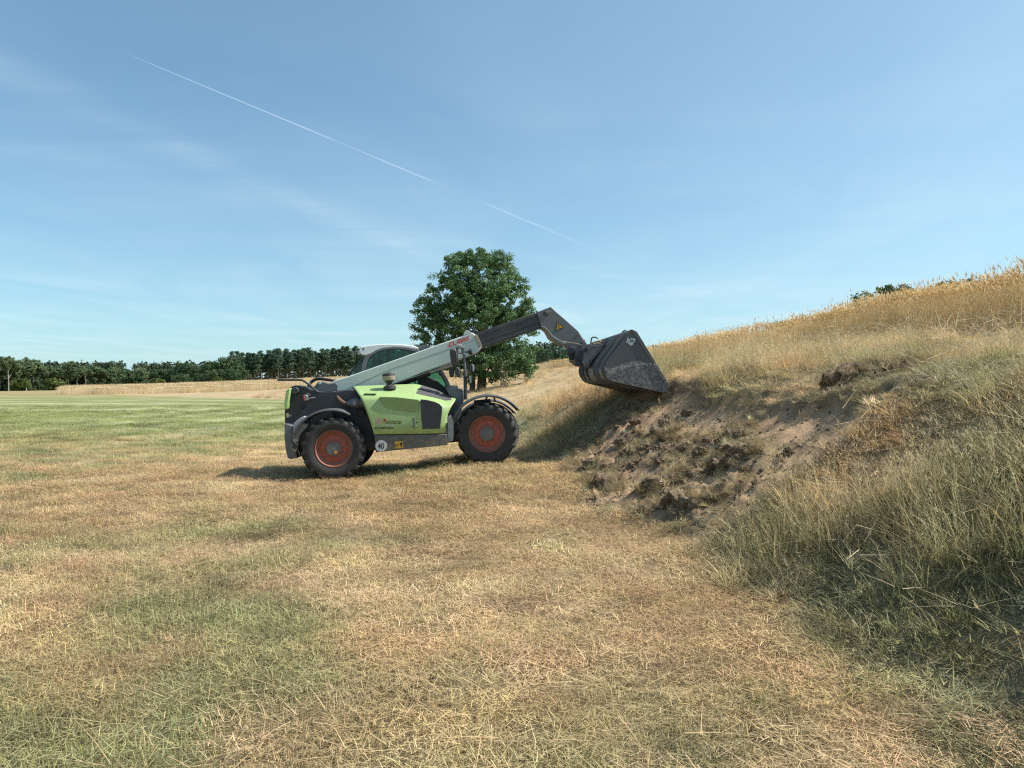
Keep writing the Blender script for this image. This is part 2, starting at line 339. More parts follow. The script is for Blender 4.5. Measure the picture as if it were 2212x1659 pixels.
def stubble(n, r, hmin, hmax, lying, w):
    it = []
    for i in range(n):
        a = R.uniform(0, 6.28); d = r*math.sqrt(R.random()); b = (d*math.cos(a), d*math.sin(a), -.006)
        if R.random() < lying:
            it.append(((b[0], b[1], R.uniform(.004, .035)), R.uniform(0, 6.28), R.uniform(.04, .12), w*R.uniform(.7, 1.2), R.uniform(1.25, 1.65), R.uniform(-.2, .25), tone(1.25, .3), 2))
        else:
            it.append((b, R.uniform(0, 6.28), R.uniform(hmin, hmax), w*R.uniform(.7, 1.3), R.uniform(.05, .8), R.uniform(0, .9), mixtone(.95, .35, .22), 2))
    return it
c_stub = coll('stubble', [blade_mesh('stubble', stubble(240, .26, .02, .065, .42, .0035), m_stub) for _ in range(5)])
c_straw = coll('straw', [blade_mesh('straw', [((R.uniform(-.12, .12), R.uniform(-.12, .12), R.uniform(.02, .05)), R.uniform(0, 6.28), R.uniform(.15, .38), R.uniform(.003, .0055), R.uniform(1.3, 1.6), R.uniform(-.15, .3), tone(1.35, .2), 3) for _ in range(R.randint(2, 5))], m_grass) for _ in range(6)])
def tuft(n, r, h, w, lean, bend, nseed):
    it = []; la = R.uniform(-.5, .5)+math.pi
    for i in range(n):
        a = R.uniform(0, 6.28); d = r*math.sqrt(R.random()); b = (d*math.cos(a), d*math.sin(a), -.03)
        hd = a+R.uniform(-.7, .7) if R.random() < .55 else la+R.uniform(-.6, .6)
        it.append((b, hd, h*R.uniform(.35, 1.0), w*R.uniform(.6, 1.3), R.uniform(0, lean), R.uniform(.15, bend), drytone(.95, .42, .48), 3))
    for i in range(nseed):          # flowering stems with a loose reddish panicle
        a = R.uniform(0, 6.28); d = r*math.sqrt(R.random()); hd = la+R.uniform(-1, 1); l0 = R.uniform(0, .3); L = h*R.uniform(.9, 1.45)
        c = tone(1.15, .2, .05); c = (c[0]*1.15, c[1]*.98, c[2]*.9)
        it.append(((d*math.cos(a), d*math.sin(a), -.02), hd, L, w*.55, l0, .35, c, 3))
        ex = l0+.17
        for k in range(7):
            t = R.uniform(.68, .98)*L
            p = (d*math.cos(a)+math.cos(hd)*math.sin(ex)*t, d*math.sin(a)+math.sin(hd)*math.sin(ex)*t, math.cos(ex)*t)
            it.append((p, R.uniform(0, 6.28), R.uniform(.03, .075), w*.75, R.uniform(.3, 1.2), .3, c, 1))
    return it
c_tall = coll('tall_grass', [blade_mesh('tall_grass', tuft(58, R.uniform(.12, .22), R.uniform(.42, .62), .0066, .85, 1.5, 7), m_grass) for _ in range(6)])
c_low = coll('low_grass', [blade_mesh('low_grass', tuft(64, R.uniform(.14, .24), R.uniform(.20, .30), .006, .8, 1.2, 3), m_grass) for _ in range(5)])
def drytuft(n, r, h, w):
    it = []; la = R.uniform(0, 6.28)
    for i in range(n):
        a = R.uniform(0, 6.28); d = r*math.sqrt(R.random()); c = tone(1.2, .4, .06)
        it.append(((d*math.cos(a), d*math.sin(a), 0), la+R.normalvariate(0, .9), h*R.uniform(.4, 1), w*R.uniform(.6, 1.2), R.uniform(.3, 1.3), R.uniform(.2, 1.2), c, 3))
    return it
c_dry = coll('dry_grass', [blade_mesh('dry_grass', drytuft(55, R.uniform(.10, .2), .26, .0055), m_stub) for _ in range(5)])
c_green = coll('green_tuft', [blade_mesh('green_tuft', tuft(45, .10, .11, .005, .8, .9, 0), m_grass) for _ in range(3)])
def rye(n, half, w):
    it = []
    for i in range(n):
        x = R.uniform(-half, half); y = R.uniform(-half, half); hd = math.pi+R.uniform(-1.1, 1.1) if R.random() < .7 else R.uniform(0, 6.28); L = R.uniform(1.02, 1.22)*(R.uniform(1.1, 1.3) if R.random() < .06 else 1); l0 = R.uniform(0, .10); bd = R.uniform(.05, .25)
        c = tone(1, .18, .04); it.append(((x, y, 0), hd, L, w, l0, bd, c, 4))
        p = np.array((x, y, 0.)); ang = l0
        for k in range(4): ang = l0+bd*k/4; p = p+np.array((math.cos(hd)*math.sin(l0+bd*(k)/4), math.sin(hd)*math.sin(l0+bd*k/4), math.cos(l0+bd*k/4)))*L/4
        p = p-np.array((0, 0, .02)); cc = tone(1.12, .2, .04); cc = (cc[0], cc[1]*1.03, cc[2]*1.2)
        ea = l0+bd+R.uniform(.1, .9)
        for turn in (0, 1.57): it.append((tuple(p), hd+turn*.001, R.uniform(.09, .13), w*2.7, ea, R.uniform(.1, .8), cc, 3))
        for k in range(3): it.append((tuple(p+np.array((0, 0, .01*k))), hd+R.uniform(-.5, .5), R.uniform(.12, .17), w*.5, ea-.1+R.uniform(-.15, .15), .5, cc, 1))
        if R.random() < .7: it.append((tuple(np.array((x, y, R.uniform(.25, .8)))), R.uniform(0, 6.28), R.uniform(.15, .3), w*1.4, R.uniform(.4, 1), 1.3, tone(.95, .2), 2))
    return it
c_rye = coll('rye_clump', [blade_mesh('rye_clump', rye(46, .3, .0065), m_rye) for _ in range(5)])
c_ryef = coll('rye_far', [blade_mesh('rye_far', rye(210, 1.25, .016), m_rye) for _ in range(4)])

def gn_group(c):
    g = bpy.data.node_groups.new('scatter_'+c.name, 'GeometryNodeTree')
    g.interface.new_socket('Geometry', in_out='INPUT', socket_type='NodeSocketGeometry'); g.interface.new_socket('Geometry', in_out='OUTPUT', socket_type='NodeSocketGeometry')
    gi = N(g, 'NodeGroupInput'); go = N(g, 'NodeGroupOutput'); ip = N(g, 'GeometryNodeInstanceOnPoints'); ci = N(g, 'GeometryNodeCollectionInfo')
    ci.inputs['Collection'].default_value = c; ci.inputs['Separate Children'].default_value = True; ci.inputs['Reset Children'].default_value = True
    def na(nm, ty): n = N(g, 'GeometryNodeInputNamedAttribute', data_type=ty); n.inputs['Name'].default_value = nm; return n.outputs[0]
    e2r = N(g, 'FunctionNodeEulerToRotation'); g.links.new(na('rot', 'FLOAT_VECTOR'), e2r.inputs[0])
    g.links.new(gi.outputs[0], ip.inputs['Points']); g.links.new(ci.outputs[0], ip.inputs['Instance']); ip.inputs['Pick Instance'].default_value = True
    g.links.new(na('idx', 'INT'), ip.inputs['Instance Index']); g.links.new(e2r.outputs[0], ip.inputs['Rotation']); g.links.new(na('scl', 'FLOAT_VECTOR'), ip.inputs['Scale'])
    g.links.new(ip.outputs[0], go.inputs[0]); return g
GROUPS = {}
def scatter(name, c, pos, scl, tint, tilt=.12, label=None, cat=None, zrot=None):
    n = len(pos); me = bpy.data.meshes.new(name); me.vertices.add(n); me.vertices.foreach_set('co', np.asarray(pos, np.float32).ravel())
    rot = np.stack([rng.normal(0, tilt, n), rng.normal(0, tilt, n), rng.uniform(0, 6.283, n) if zrot is None else zrot], 1)
    sc = np.asarray(scl); sc = np.repeat(sc[:, None], 3, 1) if sc.ndim == 1 else sc
    for nm, ty, dat, key in (('rot', 'FLOAT_VECTOR', rot, 'vector'), ('scl', 'FLOAT_VECTOR', sc, 'vector'), ('idx', 'INT', rng.integers(0, len(c.objects), n), 'value')):
        a = me.attributes.new(nm, ty, 'POINT'); a.data.foreach_set(key, np.asarray(dat, np.int32 if ty == 'INT' else np.float32).ravel())
    a = me.attributes.new('tint', 'FLOAT_COLOR', 'POINT'); cc = np.ones((n, 4), np.float32); cc[:, :3] = np.clip(tint, 0, 1); a.data.foreach_set('color', cc.ravel())
    o = obj(name, me); md = o.modifiers.new('scatter', 'NODES')
    if c.name not in GROUPS: GROUPS[c.name] = gn_group(c)
    md.node_group = GROUPS[c.name]
    return tag(o, label, cat, kind='stuff')
def jgrid(x0, x1, y0, y1, st):
    a = np.arange(x0, x1, st); b = np.arange(y0, y1, st); X, Y = np.meshgrid(a, b)
    X = X.ravel()+rng.uniform(-.5, .5, X.size)*st; Y = Y.ravel()+rng.uniform(-.5, .5, Y.size)*st
    k = (np.abs(X) < .80*Y+2.2); return X[k], Y[k]
def sdv(x, y):
    r = np.full(len(x), -1.0); q = (x > .3) & (x < 6.2) & (y > 6.5) & (y < 17)
    if q.any(): r[q] = scar_sd(x[q], y[q])
    return r
def P3(x, y, dz=0.0): return np.stack([x, y, ground_z(x, y)+dz], 1)
def vary(c, a): return c*(1+rng.normal(0, a, (len(c), 1)))*(1+rng.normal(0, a*.12, c.shape))

# mown meadow
parts = [jgrid(-12, 5, 1.7, 7.5, .15), jgrid(-16, 3, 7.5, 16, .20), jgrid(-34, 2, 16, 34, .42), jgrid(-58, -1, 34, 62, .8)]
x = np.concatenate([p[0] for p in parts]); y = np.concatenate([p[1] for p in parts]); s = x-toe(y)
k = (s < rng.uniform(-.2, .5, len(x))) & (sdv(x, y) < -.05) & (rng.random(len(x)) > sstep(40, 62, y)*.95) & (rng.random(len(x)) < .35+1.3*fbm(x*1.7, y*1.7, 305, 3)); x, y = x[k], y[k]
sc = np.interp(y, [0, 7.5, 16, 34, 62], [.85, 1.0, 1.35, 1.9, 3.0])*rng.uniform(.75, 1.25, len(x))
g = green_share(x, y); hz = (.75+.7*g+.5*fbm(x*.9, y*.9, 301, 3))*np.interp(y, [0, 12, 34, 62], [1.15, 1.1, .7, .4])
scatter('meadow_stubble', c_stub, P3(x, y), np.stack([sc, sc, sc*hz], 1), vary(meadow_col(x, y)*1.16, .36), .06, 'short mown grass stubble and dry clippings over the meadow', 'grass')
x, y = jgrid(-9, 4, 1.8, 13, .30); k = ((x-toe(y)) < .1) & (fbm(x*.6, y*.6, 311, 3) > .46) & (sdv(x, y) < -.05); x, y = x[k], y[k]
scatter('loose_straw', c_straw, P3(x, y, .01), rng.uniform(.7, 1.3, len(x)), vary(np.tile(PALE*1.2, (len(x), 1)), .12), .05, 'loose pale straw stalks lying on the mown meadow', 'straw')
x, y = jgrid(-10, 3, 2, 18, .34); k = (green_share(x, y)+rng.normal(0, .2, len(x)) > .62) & ((x-toe(y)) < 0); x, y = x[k], y[k]
scatter('green_grass', c_green, P3(x, y), rng.uniform(.5, 1.1, len(x)), vary(np.tile(np.array((.12, .19, .045)), (len(x), 1)), .25), .1, 'fresh green grass tufts in the mown meadow', 'grass')
x, y = jgrid(-7, 2, 2, 14, 1.05); k = (rng.random(len(x)) < .16) & ((x-toe(y)) < 0); x, y = x[k], y[k]
scatter('weed_tufts', c_green, P3(x, y), rng.uniform(.5, .9, len(x)), vary(np.tile(np.array((.06, .14, .03)), (len(x), 1)), .2), .1, 'small dark green weeds dotted in the straw', 'weeds')

# the bank
parts = [jgrid(1.2, 13, 2.2, 9, .165), jgrid(-1, 15, 9, 20, .21), jgrid(-9, 13, 20, 42, .42), jgrid(-32, 11, 42, 112, .95)]
x = np.concatenate([p[0] for p in parts]); y = np.concatenate([p[1] for p in parts]); s = x-toe(y)
lump = fbm(x*.75, y*.75, 401, 3)
k = (s > rng.uniform(-.25, .45, len(x))) & (sdv(x, y) < -.10) & ~rye_mask(x+.3, y) & (rng.random(len(x)) < np.where((s < 1.2) & (y < 10), .35+1.3*lump, np.maximum(-.35+2.4*lump, .38*(y < 20)))) & ~((x > 4.25) & (x < 5.95) & (y > 9.1) & (y < 10.12)); x, y, s, lump = x[k], y[k], s[k], lump[k]
far = np.interp(y, [0, 9, 20, 42, 112], [.95, 1.0, 1.0, 1.35, 2.2])
hh = np.clip(.22+1.5*(lump-.22), .3, 1.25)*np.interp(y, [0, 8, 14], [.72, .8, 1])*np.where(y < 8, np.interp(s, [-.3, .3, 1.2, 3], [.4, .75, 1.0, 1.0]), np.interp(s, [-.3, .3, 1.2, 3], [.35, .5, .85, 1.0]))*np.interp(y, [0, 20, 42, 112], [1, .95, .62, .36])*np.interp(-sdv(x, y), [0, .15, .9], [.45, .55, 1])*np.interp(crest(y)-x, [0, 1.5, 3.6], [.38, .5, 1])*np.where((y < 7) & (s > 0), 1+.45*np.exp(-((s-1.0)/.8)**2), 1)
tone_b = vary(bank_col(x, y)*1.3, .24)
tall = lump+rng.normal(0, .08, len(x)) > .47
for nm, c, kk, lab in (('tall_grass', c_tall, tall, 'tall uncut grass with reddish seed heads on the bank'), ('low_grass', c_low, ~tall, 'lower greyish grass tussocks on the bank')):
    f = far[kk]*rng.uniform(.8, 1.2, kk.sum()); scatter(nm, c, P3(x[kk], y[kk]), np.stack([f, f, f*hh[kk]*(1 if nm == 'tall_grass' else 1.25)], 1), tone_b[kk], .13, lab, 'grass')
x, y = jgrid(1.2, 9, 2.0, 9.5, .16); s = x-toe(y); k = (s > rng.uniform(-.1, .5, len(x))) & (sdv(x, y) < -.06); x, y = x[k], y[k]
scatter('bank_undergrowth', c_dry, P3(x, y), np.stack([rng.uniform(.6, 1.2, len(x))]*2+[rng.uniform(.35, .8, len(x))], 1), vary(bank_col(x, y)*.95, .3), .2, 'matted dry undergrowth between the tussocks on the near bank', 'grass')
x, y = jgrid(1.8, 12, 2.2, 18, .30); k = ((x-toe(y)) > .4) & (sdv(x, y) < -.2) & ~rye_mask(x, y); x, y = x[k], y[k]
scatter('dead_stalks', c_straw, P3(x, y, 0)+np.stack([np.zeros(len(x)), np.zeros(len(x)), rng.uniform(.12, .42, len(x))], 1), rng.uniform(.8, 1.7, len(x))*np.interp(y, [2, 8], [.55, 1]), vary(np.tile(np.array((.50, .41, .26)), (len(x), 1)), .22), .55, 'pale dead stalks leaning through the grass of the bank', 'grass')
x, y = jgrid(4.2, 6.1, 9.0, 10.3, .13); k = sdv(x, y) < -.02; x, y = x[k], y[k]
scatter('trampled_grass', c_dry, P3(x, y), np.stack([rng.uniform(.6, 1, len(x))]*2+[rng.uniform(.3, .6, len(x))], 1), vary(bank_col(x, y)*1.1, .25), .35, 'flattened dry grass around the turned sods at the top of the dug patch', 'grass')
# torn grass lying over the dug patch and hanging at its rim
x, y = jgrid(1, 5.2, 7.6, 16, .12); sd = sdv(x, y); low = 1-sstep(.8, 2.6, x-toe(y))
k = (sd > -.12) & (rng.random(len(x)) < (.5*np.exp(-(sd/.17)**2)+.6*low*(fbm(x*2.6, y*2.6, 61, 4) > .52)+.012)); x, y = x[k], y[k]
scatter('torn_grass', c_dry, P3(x, y, .015), np.stack([rng.uniform(.45, .8, len(x))]*2+[rng.uniform(.35, .7, len(x))], 1), vary(np.tile(np.array((.42, .335, .18)), (len(x), 1)), .3), .65, 'torn dry grass lying on the dug earth', 'grass')
# rye
parts = [jgrid(8.6, 19, 8, 24, .34), jgrid(8.6, 20, 24, 48, .5), jgrid(6, 24, 48, 104, .85)]
x = np.concatenate([p[0] for p in parts]); y = np.concatenate([p[1] for p in parts]); k = rye_mask(x, y); x, y = x[k], y[k]
f = np.interp(y, [0, 24, 48, 104], [1, 1.15, 1.5, 2.0])
ryet = np.array((.72, .55, .30))
def ryec(x, y): return ryet*(.86+.3*fbm(x*.25, y*.25, 501, 3))[:, None]
hz = np.interp(y, [0, 14, 26, 40, 104], [1.0, 1.0, 1.0, 1.0, 1.0])*(.9+.2*fbm(x*.5, y*.5, 511, 2))
scatter('rye_stand', c_rye, P3(x, y), np.stack([f, f, hz], 1), vary(ryec(x, y), .09), .03, 'ripe golden rye standing along the top of the bank', 'rye', zrot=rng.normal(0, .8, len(x)))
x, y = jgrid(-150, 24, 100, 236, 2.0); k = rye_mask(x, y) & (x < 20+.0*y); x, y = x[k], y[k]
f = rng.uniform(.9, 1.25, len(x))
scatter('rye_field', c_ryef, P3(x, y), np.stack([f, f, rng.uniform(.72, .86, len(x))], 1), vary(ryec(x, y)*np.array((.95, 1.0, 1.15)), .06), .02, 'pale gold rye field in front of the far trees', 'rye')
# ---------------------------------------------------------------- trees
def tube_np(V, F, pts, rad, n=7):
    """tapered tube through pts appended to V, F"""
    pts = [np.array(p, float) for p in pts]; i0 = len(V)
    for k, p in enumerate(pts):
        d = pts[min(k+1, len(pts)-1)]-pts[max(k-1, 0)]; d = d/(np.linalg.norm(d)+1e-9)
        a = np.cross(d, (0, 1, .13)); a = a/(np.linalg.norm(a)+1e-9); b = np.cross(d, a)
        for j in range(n):
            t = 2*math.pi*j/n; V.append(tuple(p+(a*math.cos(t)+b*math.sin(t))*rad[k]))
    for k in range(len(pts)-1):
        for j in range(n):
            A = i0+k*n+j; B = i0+k*n+(j+1) % n; F.append((A, B, B+n, A+n))
def leaves_np(rg, cen, rad, per, size, flat=.8, up=.35, tones=None):
    """leaf-sized faces spread through clumps; cen (n,3), rad (n,)"""
    n = len(cen); ci = np.repeat(np.arange(n), per); m = len(ci)
    d = rg.normal(0, 1, (m, 3)); d /= np.linalg.norm(d, axis=1)[:, None]
    r = rg.random(m)**.5; p = cen[ci]+d*(rad[ci]*r)[:, None]*np.array((1, 1, flat))
    nrm = rg.normal(0, 1, (m, 3))+d*.5; nrm[:, 2] += up; nrm /= np.linalg.norm(nrm, axis=1)[:, None]
    t = np.cross(nrm, rg.normal(0, 1, (m, 3))); t /= np.linalg.norm(t, axis=1)[:, None]; b = np.cross(nrm, t)
    s = size*rg.uniform(.6, 1.3, m)[:, None]
    V = np.stack([p-t*s*.5, p+b*s*.32+t*s*.05, p+t*s*.5, p-b*s*.32-t*s*.05], 1).reshape(-1, 3)
    F = np.arange(4*m).reshape(-1, 4)
    ct = (rg.uniform(.75, 1.3, n)[ci]*rg.uniform(.7, 1.3, m))
    return V, F, np.repeat(ct, 4)
def crown_mesh(name, V, F, ct, col, mat):
    me = mesh_np(name, V, [F]); c = ct[:, None]*np.array(col)[None, :]; c[:, 0] *= 1+(ct-1)*.25; vcol(me, 'tone', c); me.materials.append(mat); return me
m_leaf = leaf_mat('foliage', (1, 1, 1), attr='tone', transl=.28, rough=.5)
m_bark = pmat('bark', (.085, .068, .052), .95, var=.4, scale=6, bump=.6); m_birch = pmat('birch_bark', (.34, .32, .28), .8, var=.3, scale=5, dust=.35, dustcol=(.05, .045, .04))
m_pinebark = pmat('pine_bark', (.19, .115, .075), .95, var=.3, scale=4)
rt = np.random.default_rng(21)

# the big oak behind the telehandler
OY = 68.0; OX = (1040-CX)/FPX*OY; OZ = gz(OX, OY)-.1; ppm = FPX/OY
oak = tag(empty('oak_tree', (OX, OY, OZ)), 'large round dark green oak standing alone behind the telehandler boom', 'tree')
lobes = [(1032, 650, 60, 70), (1030, 597, 84, 66), (965, 642, 62, 56), (1098, 650, 60, 60), (1025, 690, 112, 66), (932, 715, 42, 44), (1122, 742, 46, 64), (1062, 785, 84, 40), (962, 768, 64, 36), (1100, 600, 30, 40), (915, 660, 24, 26), (1140, 690, 26, 40), (1000, 560, 40, 30), (1075, 565, 38, 30), (912, 755, 24, 22), (1140, 800, 24, 24)]
cen = []; rad = []
for (lx, ly, rx, ry) in lobes:
    c = np.array(((lx-1040)/ppm, 0, (842-ly)/ppm)); rr = np.array((rx, (rx+ry)*.5, ry))/ppm; nn = int(7.6*rr[0]*rr[1]*rr[2]**.5)+9
    dd = rt.normal(0, 1, (nn, 3)); dd /= np.linalg.norm(dd, axis=1)[:, None]; r = rt.uniform(.3, 1, nn)**.6*rt.uniform(.9, 1.08, nn)
    yo = rt.uniform(-1.2, 1.2) if rx < 50 else rt.uniform(-.4, .4)
    cen.append(c+(0, yo, 0)+dd*rr*r[:, None]); rad.append(rt.uniform(.28, .66, nn))
cen = np.concatenate(cen); rad = np.concatenate(rad)
V, F, ct = leaves_np(rt, cen, rad, 100, .185, .75, .5)
obj('crown', crown_mesh('oak_crown', V, F, ct, (.125, .21, .085), m_leaf), None, oak)
TV, TF = [], []
tube_np(TV, TF, [(0, 0, -.2), (.02, 0, .35), (.05, .05, 1.6), (-.02, .1, 3.4), (.1, 0, 5.6), (0, .1, 8.0), (-.2, 0, 10.4), (-.3, 0, 12.2)], [.62, .46, .40, .36, .30, .2, .12, .04], 10)
tube_np(TV, TF, [(-.9, .3, -.2), (-.85, .3, 1.2), (-.7, .2, 2.8), (-1.6, .2, 5.2), (-3.0, 0, 7.2)], [.30, .24, .2, .13, .05], 8)
for (lx, ly, rx, ry) in lobes:
    e = np.array(((lx-1040)/ppm, rt.uniform(-1, 1), (842-ly)/ppm)); z0 = max(1.8, e[2]*.5); a = np.array((.05, 0, z0)); m_ = (a+e)/2+np.array((0, 0, -.3))
    tube_np(TV, TF, [a, m_, e], [.17, .11, .04], 6)
    for _ in range(5):
        f = e+np.clip(rt.normal(0, .4, 3), -.75, .75)*np.array((rx, rx, ry))/ppm; tube_np(TV, TF, [m_*.4+e*.6, (m_+f)/2, f], [.06, .04, .015], 4)
obj('trunk', mesh_np('oak_trunk', TV, [np.array(TF)], True), m_bark, oak)
# sapling right of the oak
sap = tag(empty('sapling', (OX+1.9, OY-3, gz(OX+1.9, OY-3))), 'thin young sapling just right of the oak trunk', 'tree')
TV, TF = [], []; tube_np(TV, TF, [(0, 0, -.1), (.05, 0, .8), (-.05, 0, 1.7), (.1, 0, 2.6)], [.06, .05, .035, .015], 6); tube_np(TV, TF, [(.03, 0, 1.0), (.5, .1, 1.6), (.7, .1, 1.9)], [.03, .02, .01], 5); tube_np(TV, TF, [(0, 0, .9), (-.5, .1, 1.3)], [.03, .01], 5)
obj('trunk', mesh_np('sapling_trunk', TV, [np.array(TF)], True), m_bark, sap)
cs = np.array([(.1, 0, 2.5), (.6, .1, 1.9), (-.4, .1, 1.6), (.2, -.2, 2.0), (.9, 0, 2.4), (-.6, 0, 2.3)]); V, F, ct = leaves_np(rt, cs, np.full(6, .45), 70, .2, .8)
obj('crown', crown_mesh('sapling_crown', V, F, ct, (.075, .12, .04), m_leaf), None, sap)

def broad_mesh(seed, col, h, w, birch=False):
    rg = np.random.default_rng(seed); cen = []; rad = []
    nl = 12 if not birch else 9
    for i in range(nl):
        z = h*rg.uniform(.12 if not birch else .45, .86); lw = w*.5*math.sqrt(max(.1, 1-((z/h-.5)/.52)**2))
        a = rg.uniform(0, 6.28); c = np.array((math.cos(a)*lw*.55, math.sin(a)*lw*.55, z)); nn = 11
        dd = rg.normal(0, 1, (nn, 3)); dd /= np.linalg.norm(dd, axis=1)[:, None]
        cen.append(c+dd*np.array((w*.27, w*.27, h*.13))); rad.append(rg.uniform(.45, .95, nn)*w/6)
    cen = np.concatenate(cen+[np.array([(0, 0, h*.93), (.3, .2, h*.88), (-.4, 0, h*.86)])]); rad = np.concatenate(rad+[np.full(3, w/8)])
    V, F, ct = leaves_np(rg, cen, rad, 56, .46 if not birch else .38, .8, .6)
    V[:, 2] -= 0
    crown = crown_mesh('far_crown', V, F, ct, col, m_leaf)
    TV, TF = [], []; r0 = .2 if not birch else .13
    tube_np(TV, TF, [(0, 0, -.5), (rg.uniform(-.2, .2), 0, h*.3), (rg.uniform(-.4, .4), 0, h*.6), (0, 0, h*.92)], [r0*1.3, r0, r0*.7, .03], 6)
    for _ in range(4):
        c = cen[rg.integers(0, len(cen))]; tube_np(TV, TF, [(0, 0, c[2]*.6), c], [r0*.5, .03], 4)
    return mesh_np('far_trunk', TV, [np.array(TF)], True), crown
def pine_mesh(seed, h):
    rg = np.random.default_rng(seed); cen = []
    for k in range(60):
        t = rg.uniform(.46, 1.0); z = h*t; lw = h*.125*math.sqrt(max(.05, (1-t)/.6))+.15; a = rg.uniform(0, 6.28); r = lw*rg.uniform(.3, 1)
        cen.append((math.cos(a)*r, math.sin(a)*r, z))
    cen.append((0, 0, h)); cen = np.array(cen); rad = rg.uniform(.6, 1.15, len(cen))
    V, F, ct = leaves_np(rg, cen, rad, 26, .52, .5, .9)
    crown = crown_mesh('pine_crown', V, F, ct, (.09, .15, .088), m_leaf)  # needle colour lightened: haze of distance put into it
    TV, TF = [], []; tube_np(TV, TF, [(0, 0, -.5), (rg.uniform(-.15, .15), 0, h*.35), (rg.uniform(-.2, .2), 0, h*.7), (0, 0, h)], [.2, .16, .1, .02], 6)
    for c in cen[:14]: tube_np(TV, TF, [(0, 0, c[2]-.35), tuple(c)], [.05, .02], 4)
    return mesh_np('pine_trunk', TV, [np.array(TF)], True), crown
def tint_i(c, i): k = (1.0, .78, 1.22, .92)[i % 4]; w = (1.0, .9, 1.15, 1.08)[i % 4]; return (c[0]*k*w, c[1]*k, c[2]*k)
B_dark = [broad_mesh(31+i, tint_i((.068, .12, .052), i), 9, (7.5, 6.2, 8.6, 7)[i]) for i in range(4)]  # leaf colours of these far trees lightened to stand for aerial haze
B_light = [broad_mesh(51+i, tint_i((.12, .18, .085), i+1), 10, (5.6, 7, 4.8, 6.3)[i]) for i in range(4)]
B_birch = [broad_mesh(71+i, (.13, .185, .09), 10, 4.6, True) for i in range(3)]
B_pine = [pine_mesh(91+i, 14) for i in range(6)]
B_bush = [broad_mesh(111+i, (.11, .15, .042), 2.6, 3.2) for i in range(2)]
def plant(name, pair, bark, x, y, h, h0, label, cat, group, rotz=None, sink=.0, wide=1.0):
    e = empty(name, (x, y, gz(x, y)-sink)); k = h/h0; e.scale = (k*wide, k*wide, k); e.rotation_euler[2] = R.uniform(0, 6.28) if rotz is None else rotz
    for nm, me, mt in (('trunk', pair[0], bark), ('crown', pair[1], None)): obj(nm, me, mt, e)
    return tag(e, label, cat, group)
def fx(px, y): return (px-CX)/FPX*y
def height_for(px, top, y):      # how tall a tree at that spot is when its top reaches that line
    return CAMZ+(HY-top)/FPX*y-gz(fx(px, y), y)
def top_left(px): return float(np.interp(px, [-120, 0, 40, 75, 110, 150, 185, 215, 260, 290, 330], [778, 776, 773, 780, 790, 786, 784, 792, 794, 797, 800]))
px = -110; i = 0
while px < 350:
    y = R.uniform(172, 186)+max(0, px)*.12; h = height_for(px, top_left(px)+R.uniform(-6, 9), y)
    if px < 200 and i % 4 in (1, 3): plant('birch_tree', B_birch[i % 3], m_birch, fx(px, y-7), y-7, h*.99, 10, 'pale stemmed birch at the front edge of the wood on the far left', 'tree', 'birches along the left wood edge')
    else: plant('deciduous_tree', B_light[i % 4], m_bark, fx(px, y), y, h, 10, 'mid green leafy tree in the wood edge on the far left', 'tree', 'leafy trees in the left wood edge', wide=R.uniform(.85, 1.35))
    px += R.uniform(7, 12); i += 1
for k, px in enumerate(np.arange(-100, 345, 17)):
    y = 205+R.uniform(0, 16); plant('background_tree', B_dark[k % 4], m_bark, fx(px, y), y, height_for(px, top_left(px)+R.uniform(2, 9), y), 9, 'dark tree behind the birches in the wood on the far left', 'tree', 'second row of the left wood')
def top_mid(px): return float(np.interp(px, [285, 320, 355, 385, 405, 430, 455, 480, 505, 530], [800, 800, 797, 786, 779, 787, 779, 770, 771, 778]))
px = 300; i = 0
while px < 516:
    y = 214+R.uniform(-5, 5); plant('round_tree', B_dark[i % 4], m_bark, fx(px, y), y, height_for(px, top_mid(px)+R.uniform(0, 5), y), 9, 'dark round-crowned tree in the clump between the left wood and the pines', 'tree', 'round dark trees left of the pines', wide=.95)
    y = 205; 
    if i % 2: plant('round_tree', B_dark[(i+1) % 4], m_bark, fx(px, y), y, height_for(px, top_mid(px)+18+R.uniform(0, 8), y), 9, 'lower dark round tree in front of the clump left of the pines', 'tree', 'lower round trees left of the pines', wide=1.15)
    px += R.uniform(15, 21); i += 1
def top_pine(px): return float(np.interp(px, [495, 515, 530, 600, 700, 780, 900, 1150, 1230, 1300, 1420, 1800], [768, 757, 764, 758, 755, 752, 752, 752, 749, 752, 752, 760]))
for row, (dy, st) in enumerate(((0, 7.5), (9, 10.5))):
    px = 500+row*12; i = 0
    while px < 1248:
        if px < 890 or px > 1150:
            y = 232+dy+R.uniform(-3, 3)
            where = 'left end of the wood beside the round trees' if px < 575 else ('stretch of pine wood behind the telehandler' if px < 900 else 'pine wood between the oak and the bucket hitch')
            if row == 0: lab, gr = 'slender front-row pine, '+where, 'front row, '+where
            else: lab, gr = 'pine behind the front row, '+where, 'second row, '+where
            plant('pine_tree', B_pine[(i*5+row) % 6], m_pinebark, fx(px, y), y, height_for(px, top_pine(px)+R.uniform(-5, 11), y), 14, lab, 'pine', gr, wide=1.0)
        px += st*R.uniform(.7, 1.35); i += 1
